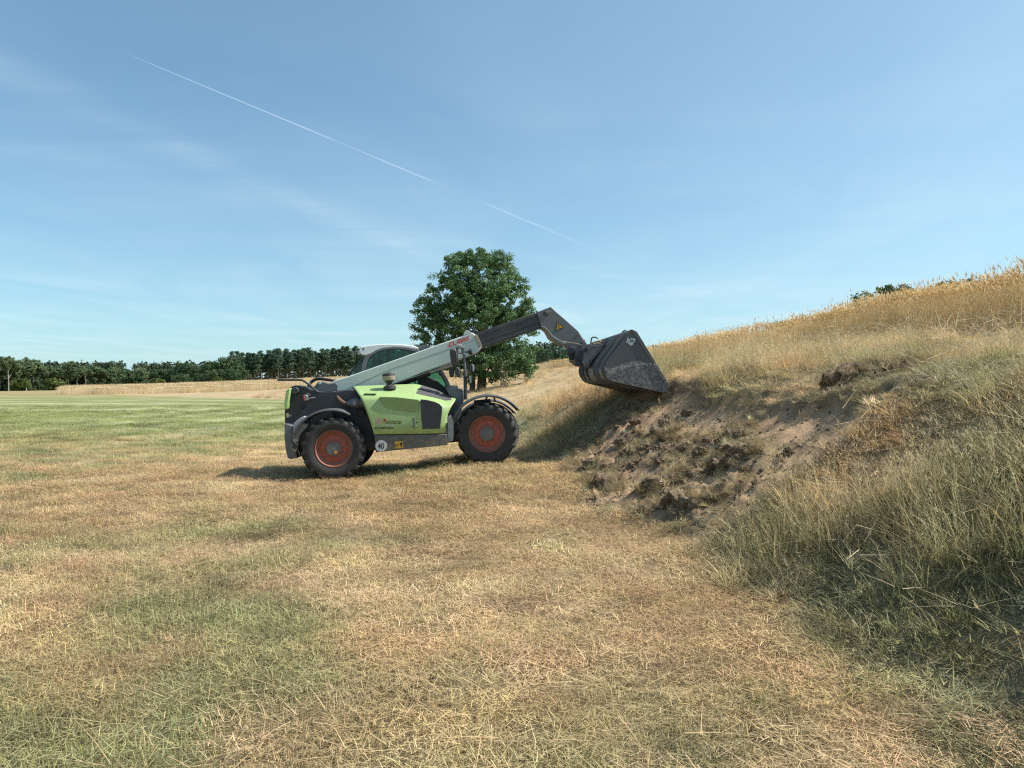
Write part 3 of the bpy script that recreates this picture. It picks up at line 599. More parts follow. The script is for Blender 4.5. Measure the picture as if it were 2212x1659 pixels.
# the wood goes on behind, read as one mass
V_, F_, C_ = [], [], []
rg = np.random.default_rng(77); xs = np.repeat(np.arange(-330, 20, 2.6), 3); ys = 262+rg.uniform(0, 34, len(xs))
zs = np.array([gz(a, b) for a, b in zip(xs, ys)]); hs = np.interp(xs, [-330, -150, -110, -90, 60, 400], [11.5, 11, 10, 12, 12, 12])
cen = np.concatenate([np.stack([xs+rg.uniform(-1, 1, len(xs)), ys, zs+hs*f], 1) for f in (.12, .25, .4, .55, .7, .85, .97)])
V, F, ct = leaves_np(rg, cen, rg.uniform(1.4, 2.2, len(cen)), 26, 1.15, .8, .7)
tag(obj('distant_wood', crown_mesh('distant_wood', V, F, ct, (.055, .082, .046), m_leaf)), 'dark mass of trees deep inside the far wood', 'wood', kind='stuff')
for k, (px, top, y) in enumerate(((44, 834, 158), (118, 836, 158), (342, 829, 196), (470, 824, 200))):
    plant('bush', B_bush[k % 2], m_bark, fx(px, y), y, 2.7, 2.6, ('light green bush at the foot of the leftmost birches', 'round light green bush where the left wood meets the rye', 'pale bush at the left end of the dark round trees', 'small bush on the rye edge before the pines')[k], 'bush', 'bushes along the wood edge')
# crowns looking over the rye on the right
for k, (px, top, y, h, lab) in enumerate(((1950, 616, 36, 4.6, 'dark treetop over the rye, the larger one on the right'), (2085, 605, 37, 4.6, 'green treetop over the rye nearest the right edge'),
                                       (2180, 596, 38, 4.4, 'treetop half hidden by rye ears at the right edge'), (1790, 674, 58, 5.5, 'low treetop showing over the middle of the rye'), (1725, 686, 62, 5.2, 'leftmost low treetop showing over the rye'))):
    x = fx(px, y); z = CAMZ+(HY-top)/FPX*y; e = plant('orchard_tree', B_dark[k % 4], m_bark, x, y, h, 9, lab, 'tree', 'treetops over the rye'); e.location.z = z-h*.98; e.scale.x *= 1.15
# ---------------------------------------------------------------- the telehandler
# Its own frame: x forward, y to its left (away from the camera), z up; origin on the ground below the middle of the rear axle.
YAW, PIT = math.radians(5.6), math.radians(5.2)
RW = .60                       # tyre radius
M_R = Matrix.Rotation(YAW, 3, 'Z') @ Matrix.Rotation(-PIT, 3, 'Y')
anchor = Vector(((719-CX)/FPX*13.35, 13.35, CAMZ-(970-HY)/FPX*13.35))      # outer face of the near rear hub
ORG = anchor - M_R @ Vector((0, -1.18, RW))
TH = empty('telehandler', ORG); TH.rotation_euler = M_R.to_euler()
tag(TH, 'green and grey telehandler with raised boom digging its bucket into the bank', 'telehandler')
_c = M_R.transposed() @ (Vector((0, 0, CAMZ))-ORG)
def D(u, v, lat):
    """scale drawing of the side view (units: 1/8712 of the print width) -> machine coordinates on the plane y = lat"""
    fxp = 583.24+u*.25391; fyp = 637.25+v*.25391
    d = M_R.transposed() @ Vector(((fxp-CX)/FPX, 1, (HY-fyp)/FPX)); t = (lat-_c.y)/d.y
    p = _c+d*t; return (p.x, lat, p.z)
def D6(u, v, lat): return D(2126.9+.5962*u, .5962*v, lat)       # second drawing: boom head and bucket

m_green = pmat('green_paint', (.325, .475, .165), .38, var=.08, dust=.42, dustcol=(.36, .38, .24), coat=.05, mud=.6)
m_greend = pmat('weathered_green', (.17, .26, .075), .5, var=.10, dust=.3, dustcol=(.24, .24, .13))
m_white = pmat('light_grey_paint', (.545, .60, .545), .4, var=.05, dust=.12, dustcol=(.4, .38, .32), coat=.1)
m_roof = pmat('white_roof', (.72, .73, .70), .4, var=.04, dust=.1)
m_dark = pmat('anthracite_paint', (.028, .031, .036), .5, var=.15, dust=.12, dustcol=(.16, .14, .12), mud=.5)
m_mid = pmat('grey_paint', (.125, .135, .142), .5, var=.12, dust=.3, dustcol=(.20, .18, .15))
m_skirt = pmat('skirt_grey', (.085, .088, .09), .55, var=.12, dust=.35, dustcol=(.19, .16, .13), mud=.7)
m_plastic = pmat('black_plastic', (.022, .024, .026), .55, var=.15, dust=.18, dustcol=(.2, .19, .17))
m_fender = pmat('fender_plastic', (.075, .08, .083), .45, var=.15, dust=.25, dustcol=(.2, .19, .17))
m_rubber = pmat('tyre_rubber', (.022, .022, .022), .75, var=.25, dust=.30, dustcol=(.125, .11, .088), bump=.3)
m_red = pmat('faded_red_rim', (.36, .07, .035), .55, var=.15, dust=.35, dustcol=(.27, .15, .105))
m_redd = pmat('faded_red_ring', (.26, .085, .055), .6, var=.2, dust=.6, dustcol=(.23, .145, .105))
m_hub = pmat('hub_grey', (.10, .105, .105), .6, var=.15, dust=.3); m_hubd = pmat('hub_dusty', (.20, .165, .12), .8, var=.2, dust=.3)
m_steel = pmat('worn_steel', (.30, .30, .30), .42, metal=.6, var=.2, dust=.2); m_chrome = pmat('polished_steel', (.6, .6, .6), .25, metal=1.0, var=.05)
m_boomin = pmat('greased_boom', (.043, .043, .046), .42, var=.5, scale=5, dust=.3, dustcol=(.13, .12, .11))
m_rust = pmat('exhaust_rust', (.12, .07, .05), .7, metal=.3, var=.3); m_tan = pmat('dusty_plastic', (.33, .29, .20), .6, var=.15, dust=.3)
m_lens = pmat('lamp_lens', (.5, .5, .5), .15, var=.1); m_redlens = pmat('red_lens', (.30, .025, .03), .25, var=.1)
m_white2 = pmat('sticker_white', (.55, .55, .53), .5, var=.12, scale=30); m_black = pmat('sticker_black', (.015, .015, .015), .5); m_yellow = pmat('sticker_yellow', (.62, .36, .02), .5, var=.1)
m_lred = pmat('letter_red', (.55, .05, .035), .5, var=.05); m_pink = pmat('sticker_pink', (.52, .30, .26), .5, var=.15); m_lgrey = pmat('letter_grey', (.42, .52, .40), .5, var=.1); m_orange = pmat('orange_paint', (.62, .26, .03), .5)
m_plategrey = pmat('worn_plate', (.33, .345, .35), .5, var=.2, dust=.25)
m_frit = pmat('window_seal', (.02, .022, .025), .4)
m_seat = pmat('seat_cloth', (.03, .03, .032), .9)
def mesh_grille(name):
    m, t, b, o = new_mat(name); tcn = N(t, 'ShaderNodeTexCoord'); n = N(t, 'ShaderNodeTexVoronoi'); n.inputs['Scale'].default_value = 130; t.links.new(tcn.outputs['Object'], n.inputs['Vector'])
    cr = N(t, 'ShaderNodeValToRGB'); cr.color_ramp.elements[0].color = (.006, .006, .007, 1); cr.color_ramp.elements[1].color = (.045, .047, .05, 1); t.links.new(n.outputs[0], cr.inputs[0]); t.links.new(cr.outputs[0], b.inputs['Base Color'])
    bp = N(t, 'ShaderNodeBump'); setin(bp, Strength=.6, Distance=.004); t.links.new(n.outputs[0], bp.inputs['Height']); t.links.new(bp.outputs[0], b.inputs['Normal']); b.inputs['Roughness'].default_value = .55; return m
m_grille = mesh_grille('grille_mesh')
m_grilletop = pmat('dusty_grille', (.075, .07, .072), .8, var=.3, scale=60, dust=.4, dustcol=(.15, .13, .12))
def glass_mat():
    m = bpy.data.materials.new('cab_glass'); m.use_nodes = True; t = m.node_tree; t.nodes.clear(); o = N(t, 'ShaderNodeOutputMaterial')
    g = N(t, 'ShaderNodeBsdfGlossy'); g.inputs['Roughness'].default_value = .03; tr = N(t, 'ShaderNodeBsdfTransparent'); tr.inputs[0].default_value = (.50, .78, .72, 1)
    f = N(t, 'ShaderNodeFresnel'); f.inputs[0].default_value = 1.5; mx = N(t, 'ShaderNodeMixShader'); t.links.new(f.outputs[0], mx.inputs[0]); t.links.new(tr.outputs[0], mx.inputs[1]); t.links.new(g.outputs[0], mx.inputs[2]); t.links.new(mx.outputs[0], o.inputs[0]); return m
m_glass = glass_mat()
def bucket_mat():
    m, t, b, o = new_mat('worn_bucket_steel'); tcn = N(t, 'ShaderNodeTexCoord')
    n1 = N(t, 'ShaderNodeTexNoise'); setin(n1, Scale=3.0, Detail=9.0, Roughness=.72); t.links.new(tcn.outputs['Object'], n1.inputs['Vector'])
    n2 = N(t, 'ShaderNodeTexNoise'); setin(n2, Scale=30.0, Detail=6.0, Roughness=.7); t.links.new(tcn.outputs['Object'], n2.inputs['Vector'])
    sp = N(t, 'ShaderNodeSeparateXYZ'); t.links.new(tcn.outputs['Object'], sp.inputs[0])
    # paint rubbed off in the lower part: the height in the bucket, shifted by noise
    def mth(op, a, bb, cl=False):
        n = N(t, 'ShaderNodeMath', operation=op, use_clamp=cl)
        for i, v in enumerate((a, bb)):
            if hasattr(v, 'links'): t.links.new(v, n.inputs[i])
            else: n.inputs[i].default_value = v
        return n.outputs[0]
    zz = mth('ADD', sp.outputs[2], mth('MULTIPLY', n1.outputs[0], .55)); worn = mth('MULTIPLY', mth('SUBTRACT', WEAR_Z+.275, zz), 22.0, True)
    edge = mth('SUBTRACT', 1.0, mth('MULTIPLY', mth('ABSOLUTE', mth('SUBTRACT', WEAR_Z+.265, zz), 0), 26.0), True)
    edge = mth('MULTIPLY', edge, mth('MULTIPLY', mth('SUBTRACT', n2.outputs[0], .38), 5.0, True), True)
    mx = N(t, 'ShaderNodeMix', data_type='RGBA'); t.links.new(worn, mx.inputs[0])
    cr = N(t, 'ShaderNodeValToRGB'); cr.color_ramp.elements[0].color = (.078, .085, .092, 1); cr.color_ramp.elements[0].position = .35; cr.color_ramp.elements[1].color = (.13, .105, .085, 1); cr.color_ramp.elements[1].position = .75; t.links.new(n1.outputs[0], cr.inputs[0])
    cr2 = N(t, 'ShaderNodeValToRGB'); cr2.color_ramp.elements[0].color = (.055, .05, .05, 1); cr2.color_ramp.elements[0].position = .38; cr2.color_ramp.elements[1].color = (.29, .26, .25, 1); cr2.color_ramp.elements[1].position = .66; t.links.new(n2.outputs[0], cr2.inputs[0])
    t.links.new(cr.outputs[0], mx.inputs[6]); t.links.new(cr2.outputs[0], mx.inputs[7])
    mx2 = N(t, 'ShaderNodeMix', data_type='RGBA'); t.links.new(edge, mx2.inputs[0]); t.links.new(mx.outputs[2], mx2.inputs[6]); mx2.inputs[7].default_value = (.52, .48, .43, 1)
    t.links.new(mx2.outputs[2], b.inputs['Base Color']); b.inputs['Roughness'].default_value = .5; b.inputs['Metallic'].default_value = .15
    return m
WEAR_Z = D6(1600, 1010, -1.2)[2]
m_bucket = bucket_mat()

def bevel(o, w=.008, seg=2):
    md = o.modifiers.new('bevel', 'BEVEL'); md.width = w; md.segments = seg; md.limit_method = 'ANGLE'; md.angle_limit = math.radians(35); return o
def smooth(o, ang=40):
    for p in o.data.polygons: p.use_smooth = True
    o.data.set_sharp_from_angle(angle=math.radians(ang)); return o
def prism(name, pts, y1, mat, parent, bw=.008, y0=None):
    """outline pts [(x,y,z)] on one plane y, carried through to y1"""
    n = len(pts); V = [tuple(p) for p in pts]+[(p[0], y1, p[2]) for p in pts]
    F = [tuple(range(n)), tuple(range(2*n-1, n-1, -1))]+[(i, i+n, (i+1) % n+n, (i+1) % n) for i in range(n)]
    me = bpy.data.meshes.new(name); me.from_pydata(V, [], F); me.update()
    bm = bmesh.new(); bm.from_mesh(me); bmesh.ops.recalc_face_normals(bm, faces=bm.faces); bm.to_mesh(me); bm.free()
    o = obj(name, me, mat, parent)
    if bw: bevel(o, bw); smooth(o)
    return o
def DP(uv, lat, f=D): return [f(u, v, lat) for u, v in uv]
def plate(name, uv, lat, lat2, mat, parent, bw=.008, f=D): return prism(name, DP(uv, lat, f), lat2, mat, parent, bw)
def tube(name, pts, r, mat, parent, n=10, rad=None):
    pts = [Vector(p) for p in pts]
    if len(pts) > 2:      # round the corners
        q = [pts[0]]
        for i in range(1, len(pts)-1):
            a, b, c = pts[i-1], pts[i], pts[i+1]; k = min(.4, .07/max((b-a).length, .01)), min(.4, .07/max((c-b).length, .01))
            s_, e_ = b.lerp(a, k[0]), b.lerp(c, k[1])
            for t in (0, .33, .66, 1): q.append(s_.lerp(b, t).lerp(b.lerp(e_, t), t))
        pts = q+[pts[-1]]
    V, F = [], []; tube_np(V, F, [tuple(p) for p in pts], rad or [r]*len(pts), n); m = len(pts)
    F2 = [tuple(f) for f in F]+[tuple(range(n-1, -1, -1)), tuple((m-1)*n+j for j in range(n))]
    me = bpy.data.meshes.new(name); me.from_pydata(V, [], F2); me.update()
    bm = bmesh.new(); bm.from_mesh(me); bmesh.ops.recalc_face_normals(bm, faces=bm.faces); bm.to_mesh(me); bm.free()
    return smooth(obj(name, me, mat, parent), 50)
def lathe_mesh(name, prof, n=48, axis='y', close=True):
    """prof [(radius, offset along axis)]"""
    V, F = [], []
    for r, a in prof:
        for j in range(n):
            t = 2*math.pi*j/n; c, s = math.cos(t)*r, math.sin(t)*r
            V.append((c, a, s) if axis == 'y' else ((c, s, a) if axis == 'z' else (a, c, s)))
    for k in range(len(prof)-1):
        for j in range(n): A = k*n+j; B = k*n+(j+1) % n; F.append((A, B, B+n, A+n))
    if close: F += [tuple(range(n)), tuple(range((len(prof)-1)*n+n-1, (len(prof)-1)*n-1, -1))]
    me = bpy.data.meshes.new(name); me.from_pydata(V, [], F); me.update()
    bm = bmesh.new(); bm.from_mesh(me); bmesh.ops.remove_doubles(bm, verts=bm.verts, dist=1e-5); bmesh.ops.recalc_face_normals(bm, faces=bm.faces); bm.to_mesh(me); bm.free(); return me
def lathe(name, prof, loc, mat, parent, n=48, axis='y', ang=35, rot=None):
    o = smooth(obj(name, lathe_mesh(name, prof, n, axis), mat, parent), ang); o.location = loc
    if rot: o.rotation_euler = rot
    return o
def boxp(name, lo, hi, mat, parent, bw=.01):
    (a, b, c), (d, e, f) = lo, hi
    return prism(name, [(a, b, c), (d, b, c), (d, b, f), (a, b, f)], e, mat, parent, bw)
def text_on(name, body, u0, u1, vb, vt, lat, mat, parent, slant=0.0, f=D, vb2=None, bold=.0):
    cu = bpy.data.curves.new(name, 'FONT'); cu.body = body; cu.size = 1; cu.resolution_u = 3; cu.offset = bold
    to = bpy.data.objects.new(name, cu); COL.objects.link(to); dg = bpy.context.evaluated_depsgraph_get(); me = bpy.data.meshes.new_from_object(to.evaluated_get(dg)); bpy.data.objects.remove(to)
    v = np.zeros(len(me.vertices)*3, np.float32); me.vertices.foreach_get('co', v); v = v.reshape(-1, 3); lo, hi = v.min(0), v.max(0)
    t = (v[:, 0]-lo[0])/(hi[0]-lo[0]); h = (v[:, 1]-lo[1])/(hi[1]-lo[1]); vb2 = vb if vb2 is None else vb2
    out = [f(u0+(u1-u0)*a+slant*b, (vb+(vb2-vb)*a)+(vt-vb)*b, lat) for a, b in zip(t, h)]
    me.vertices.foreach_set('co', np.array(out, np.float32).ravel()); me.materials.clear(); me.update(); return obj(name, me, mat, parent)

# ---- wheels (thing > wheel > tyre, rim, hub)
def tyre_mesh():
    W = .235; prof = [(.335, -.19), (.40, -.222), (.47, -.236), (.525, -.228), (.555, -.20), (.567, -.14), (.572, 0), (.567, .14), (.555, .20), (.525, .228), (.47, .236), (.40, .222), (.335, .19)]
    bm = bmesh.new(); bm.from_mesh(lathe_mesh('t', prof, 72, 'y', False))
    def carc(y): return float(np.interp(abs(y), [0, .14, .20, .228], [.572, .567, .555, .525]))
    nl = 19
    for sd in (-1, 1):
        for k in range(nl):
            th0 = 2*math.pi*(k+(.5 if sd > 0 else 0))/nl; secs = []
            for (yy, da, top, wd) in ((.238, -.045, .505, .032), (.236, -.03, .573, .036), (.205, 0, .598, .040), (.13, .10, .602, .036), (.06, .19, .602, .034), (-.015, .27, .600, .030)):
                y = sd*yy; th = th0+da; base = carc(y)-.02 if yy < .2 else (.49 if yy > .235 and top < .55 else .53); ring = []
                for (r, w) in ((base, wd*1.25), (top, wd)):
                    for e in (-1, 1):
                        a = th+e*w/ r*.95; yv = y if r == base else y*(1.0 if yy < .2 else .985); ring.append(bm.verts.new((math.cos(a)*r, yv if r != base or yy < .2 else sd*.20, math.sin(a)*r)))
                secs.append([ring[0], ring[2], ring[3], ring[1]])
            for a, b in zip(secs[:-1], secs[1:]):
                for j in range(4): bm.faces.new((a[j], a[(j+1) % 4], b[(j+1) % 4], b[j]))
            bm.faces.new(secs[0]); bm.faces.new(secs[-1][::-1])
    bmesh.ops.recalc_face_normals(bm, faces=bm.faces); me = bpy.data.meshes.new('tyre'); bm.to_mesh(me); bm.free(); return me
tyre_me = tyre_mesh()
rim_me = lathe_mesh('rim', [(.352, -.185), (.352, -.205), (.338, -.208), (.325, -.19), (.318, -.165), (.275, -.13), (.262, -.125), (.262, -.10), (.262, .0), (.30, .1), (.345, .19)], 64, 'y', False)
disc_me = lathe_mesh('wheel_disc', [(.001, -.118), (.262, -.118), (.258, -.128), (.20, -.142), (.15, -.150), (.001, -.150)], 64, 'y', False)
hub_me = lathe_mesh('hub', [(.001, -.14), (.135, -.14), (.135, -.185), (.126, -.195), (.001, -.198)], 48, 'y', False)
def bolts_mesh():
    bm = bmesh.new()
    for k in range(10):
        a = 2*math.pi*k/10+.2; mt = Matrix.Translation((math.cos(a)*.182, -.155, math.sin(a)*.182)) @ Matrix.Rotation(math.pi/2, 4, 'X')
        bmesh.ops.create_cone(bm, cap_ends=True, segments=6, radius1=.017, radius2=.015, depth=.03, matrix=mt)
    me = bpy.data.meshes.new('bolts'); bm.to_mesh(me); bm.free(); return me
bolts_me = bolts_mesh()
def wheel(loc, steer, near, hubm, roll):
    e = bpy.data.objects.new('wheel', None); COL.objects.link(e); e.parent = TH; e.location = loc; e.rotation_euler = (0, roll, steer if near else steer+math.pi)
    e.rotation_mode = 'XYZ'
    t = smooth(obj('tyre', tyre_me, m_rubber, e), 40); smooth(obj('rim', rim_me, m_redd, e), 35); smooth(obj('wheel_disc', disc_me, m_red, e), 35); smooth(obj('hub', hub_me.copy() if hubm is m_hubd else hub_me, hubm, e), 35); obj('wheel_bolts', bolts_me, m_hub, e)
    return e
WB = 2.947
wr = wheel((0, -.945, RW), math.radians(3), True, m_hub, .1); wf = wheel((WB, -.945, RW), math.radians(-9), True, m_hubd, .5)
wheel((0, .945, RW), math.radians(3), False, m_hub, .3); wheel((WB, .945, RW), math.radians(-9), False, m_hub, .7)
lathe('hub_mark', [(.001, -.2), (.028, -.2), (.028, -.203), (.001, -.203)], (.035, 0, -.065), m_orange, wr, 20)

# ---- chassis
boxp('chassis', (-.45, -.42, .45), (3.25, .42, .82), m_dark, TH)
for x in (0, WB): tube('axle', [(x, -.75, RW), (x, -.3, RW+.02), (x, .3, RW+.02), (x, .75, RW)], .10, m_dark, TH, 12); lathe('axle_housing', [(.001, -.24), (.17, -.24), (.22, -.1), (.22, .1), (.17, .24), (.001, .24)], (x, 0, RW+.02), m_dark, TH, 24)
# rear body side plate
rear = plate('rear_frame', [(128, 1110), (123, 985), (140, 860), (170, 785), (215, 768), (300, 780), (345, 802), (430, 822), (560, 820), (705, 803), (770, 880), (830, 1000), (885, 1190), (900, 1322), (820, 1325), (780, 1180), (560, 1120), (330, 1180), (262, 1300), (200, 1260)], -.62, .62, m_dark, TH, .015)
lathe('frame_hole', [(.001, 0), (.038, 0), (.042, -.006), (.042, .02)], D(281, 952, -.627), m_black, rear, 24)
lathe('pivot_cap', [(.001, -.10), (.062, -.10), (.072, -.085), (.078, 0), (.078, .02)], D(219, 815, -.62), m_plastic, rear, 32)
plate('rear_corner', [(168, 787), (174, 800), (158, 905), (145, 972), (122, 978), (122, 900), (135, 815)], -.80, .80, m_green, TH, .02)
plate('counterweight', [(122, 1090), (196, 1112), (192, 1250), (236, 1388), (165, 1397), (150, 1385), (133, 1330), (121, 1210)], -.86, .86, m_mid, TH, .02)
plate('bumper_shell', [(193, 1252), (197, 1095), (240, 1058), (290, 1028), (300, 1040), (272, 1080), (330, 1108), (262, 1180), (245, 1215), (240, 1252)], -.98, -.80, m_plategrey, TH, .015)
lathe('tail_lamp', [(.001, 0), (.05, 0), (.06, .02), (.06, .12), (.001, .12)], D(210, 1288, -.96), m_plastic, TH, 24)
plate('lamp_surround', [(180, 1278), (205, 1258), (240, 1258), (238, 1290), (225, 1330), (205, 1348), (198, 1322), (182, 1310)], -.955, -.84, m_tan, TH, .01)
plate('reflector', [(138, 1004), (159, 1004), (161, 1040), (140, 1043)], -.626, -.60, pmat('reflector_yellow', (.6, .55, .25), .3), TH, .006)
lathe('frame_bolt', [(.001, -.01), (.022, -.01), (.026, 0), (.026, .01)], D(173, 1025, -.622), m_steel, TH, 16)
# rear lamp on the frame
rl = plate('rear_light', [(278, 852), (308, 846), (325, 862), (322, 898), (290, 902)], -.80, -.62, m_steel, TH, .01)
plate('red_lens', [(277, 853), (293, 850), (297, 899), (284, 900)], -.805, -.75, m_redlens, rl, .006)
tube('lamp_arm', [D(318, 878, -.72), D(388, 872, -.72)], .018, m_chrome, rl); plate('lamp_top', [(290, 838), (315, 832), (345, 856), (318, 862)], -.78, -.66, m_plastic, rl, .006)
# fenders
def fender(name, cu, cv, r, a0, a1, lat0, lat1, parent, mat, flare=.0):
    c = Vector(D(cu, cv, (lat0+lat1)/2)); V, F = [], []; n = 28; prof = [(0.0, lat0+.0), (.03, lat0+.006), (.045, lat0+.03), (.05, (lat0+lat1)/2), (.045, lat1-.03), (.0, lat1)]
    m = len(prof)
    for i in range(n+1):
        t = i/n; a = math.radians(a0+(a1-a0)*t); tp = min(1, 6*min(t, 1-t)+.15)
        for dr, lat in prof:
            rr = r+dr*(.5+.5*tp); V.append((c.x+math.cos(a)*rr, lat, c.z+math.sin(a)*rr))
    for i in range(n):
        for j in range(m-1): A = i*m+j; F.append((A, A+1, A+1+m, A+m))
    me = bpy.data.meshes.new(name); me.from_pydata(V, [], F); me.update(); o = obj(name, me, mat, parent); smooth(o, 50)
    md = o.modifiers.new('thick', 'SOLIDIFY'); md.thickness = .012; return o
fr = fender('rear_fender', 535, 1312, .735, 57, 158, -1.17, -.74, TH, m_fender); ff = fender('front_fender', 1858, 1185, .735, 33, 147, -1.17, -.72, TH, m_fender)
fender('front_fender', 1858, 1185, .735, 33, 147, .72, 1.17, TH, m_fender); fender('rear_fender', 535, 1312, .735, 57, 150, .74, 1.17, TH, m_fender)
def rod(name, a, b, r, mat, parent): return tube(name, [a, b], r, mat, parent, 8)
rod('fender_stay', D(548, 1030, -.95), D(540, 985, -.9), .022, m_plastic, fr); rod('fender_stay', D(345, 1090, -.9), D(300, 1050, -.95), .022, m_plastic, fr)
for k in (-.98, -.78): rod('fender_stay', D(1830, 900, k), D(1850, 860, k), .018, m_plastic, ff); rod('fender_stay', D(1915, 905, k), D(1905, 865, k), .018, m_plastic, ff)
boxp('fender_bracket', (WB-.2, -.80, RW+.55), (WB+.12, -.45, RW+.66), m_dark, TH)

# ---- bonnet: skin between traced lines, each at its own distance out from the middle
def poly_at(pl, t):
    pl = np.array(pl, float); d = np.concatenate([[0], np.cumsum(np.hypot(*np.diff(pl[:, :2], axis=0).T))]); d /= d[-1]
    return [np.interp(t, d, pl[:, k]) for k in range(pl.shape[1])]
rows = [  # (u, v, lat)
    [(700, 800, -.34), (990, 792, -.34), (1230, 785, -.34), (1290, 800, -.34), (1400, 830, -.36), (1500, 870, -.40), (1570, 905, -.46)],
    [(705, 775, -.36), (990, 765, -.36), (1230, 757, -.36), (1275, 764, -.36), (1400, 800, -.40), (1500, 846, -.46), (1576, 880, -.55)],
    [(735, 815, -.80), (990, 812, -.80), (1230, 822, -.80), (1290, 836, -.80), (1400, 862, -.80), (1500, 892, -.80), (1580, 884, -.78)],
    [(757, 846, -1.04), (1000, 853, -1.05), (1150, 864, -1.05), (1290, 882, -1.05), (1400, 902, -1.04), (1490, 918, -1.00), (1572, 900, -.94)],
    [(768, 866, -1.11), (1000, 872, -1.12), (1150, 884, -1.12), (1290, 902, -1.12), (1400, 922, -1.11), (1480, 945, -1.08), (1552, 935, -1.02)],
    [(783, 900, -1.145), (1000, 905, -1.15), (1290, 930, -1.15), (1400, 950, -1.145), (1470, 970, -1.12), (1535, 965, -1.06)],
    [(822, 990, -1.16), (1000, 990, -1.165), (1290, 1000, -1.165), (1400, 1005, -1.16), (1470, 1012, -1.14), (1513, 1010, -1.10)],
    [(860, 1100, -1.165), (1050, 1100, -1.17), (1290, 1100, -1.17), (1400, 1100, -1.165), (1460, 1100, -1.15), (1502, 1100, -1.11)],
    [(882, 1180, -1.16), (1050, 1178, -1.165), (1290, 1175, -1.165), (1400, 1172, -1.16), (1460, 1171, -1.15), (1500, 1170, -1.11)],
    [(886, 1191, -1.12), (1050, 1189, -1.12), (1290, 1186, -1.12), (1400, 1184, -1.12), (1460, 1183, -1.11), (1500, 1182, -1.08)]]
NT = 40; ts = np.linspace(0, 1, NT); V = []; F = []
for pl in rows:
    u, v, l = poly_at(pl, ts); V += [D(a, b, c) for a, b, c in zip(u, v, l)]
for i in range(len(rows)-1):
    for j in range(NT-1): A = i*NT+j; F.append((A, A+1, A+1+NT, A+NT))
me = bpy.data.meshes.new('bonnet'); me.from_pydata(V, [], F); me.update()
bonnet = smooth(obj('bonnet', me, m_green, TH), 60); md = bonnet.modifiers.new('thick', 'SOLIDIFY'); md.thickness = .02; md.offset = 1
bm = bmesh.new(); bm.from_mesh(me); bmesh.ops.recalc_face_normals(bm, faces=bm.faces); bm.to_mesh(me); bm.free()
if sum(p.normal.y for p in me.polygons) > 0: me.flip_normals()
md.offset = -1
# dark insides so nothing shows through the open ends
plate('engine_block', [(760, 860), (1400, 905), (1480, 1000), (1480, 1170), (900, 1175), (850, 1020)], -1.0, -.4, m_black, TH, .01)
SL = -1.178
plate('side_grille', [(1281, 887), (1330, 892), (1400, 908), (1440, 926), (1466, 952), (1462, 1010), (1445, 1137), (1297, 1140), (1288, 1060)], SL, -1.12, m_grille, bonnet, .004)
plate('side_panel', [(933, 866), (1080, 870), (1265, 891), (1265, 1001), (1120, 982), (1000, 962), (965, 935), (948, 900)], SL+.004, -1.12, m_greend, bonnet, .004)
# louvred top grille follows the top skin
gv = []; 
for a_, (i0, f0) in enumerate(((1, .06), (1, .5), (2, 0.0), (2, .28))):
    u1, v1, l1 = poly_at(rows[i0], np.linspace(.66 if i0 == 1 else .60, .955, 14)); u2, v2, l2 = poly_at(rows[i0+1], np.linspace(.66 if i0+1 == 1 else .60, .955, 14))
    gv.append([Vector(D(p+(q-p)*f0, r+(s_-r)*f0, l+(m_-l)*f0)) for p, q, r, s_, l, m_ in zip(u1, u2, v1, v2, l1, l2)])
V = [tuple(p+Vector((0, -.003, .008))) for r in gv for p in r]+[tuple(p+Vector((0, .0, -.01))) for r in gv for p in r]; F = []
for k in range(3):
    for j in range(13): A = k*14+j; F += [(A, A+1, A+15, A+14), (A+56, A+70, A+71, A+57)]
for j in range(13): F += [(j, j+56, j+57, j+1), (42+j, 43+j, 99+j, 98+j)]
for k in range(3): F += [(k*14, k*14+14, k*14+70, k*14+56), (k*14+13, k*14+69, k*14+83, k*14+27)]
me = bpy.data.meshes.new('top_grille'); me.from_pydata(V, [], F); me.update(); bm = bmesh.new(); bm.from_mesh(me); bmesh.ops.recalc_face_normals(bm, faces=bm.faces); bm.to_mesh(me); bm.free()
obj('top_grille', me, m_grilletop, bonnet)
plate('bonnet_latch', [(1214, 1042), (1233, 1042), (1238, 1125), (1222, 1130)], SL-.006, -1.15, m_mid, bonnet, .004); plate('latch_recess', [(1206, 1112), (1258, 1112), (1258, 1131), (1206, 1131)], SL-.002, -1.15, m_greend, bonnet, .003)
lathe('keyhole', [(.001, 0), (.012, 0), (.014, .01)], D(1249, 1084, SL-.002), m_black, bonnet, 14)
plate('name_strip', [(800, 836), (904, 838), (904, 843), (800, 841)], -1.075, -1.0, m_greend, bonnet, .002)
text_on('lettering', 'BL', 897, 958, 1090, 1052, SL-.001, m_pink, bonnet, 8, bold=.03); text_on('lettering', 'T', 952, 985, 1090, 1055, SL-.001, m_lred, bonnet, 8, bold=.03)
text_on('lettering', 'BRANDENBURGER', 984, 1118, 1083, 1070, SL-.001, m_black, bonnet, 3, bold=.01); text_on('lettering', 'LANDTECHNIK GMBH', 981, 1116, 1097, 1085, SL-.001, m_black, bonnet, 3, bold=.01)
text_on('lettering', '7044', 948, 1056, 1121, 1100, SL-.001, m_lgrey, bonnet, 7, bold=.01); text_on('lettering', 'SCORPION', 886, 1044, 1141, 1123, SL-.001, m_black, bonnet, 5, bold=.015)
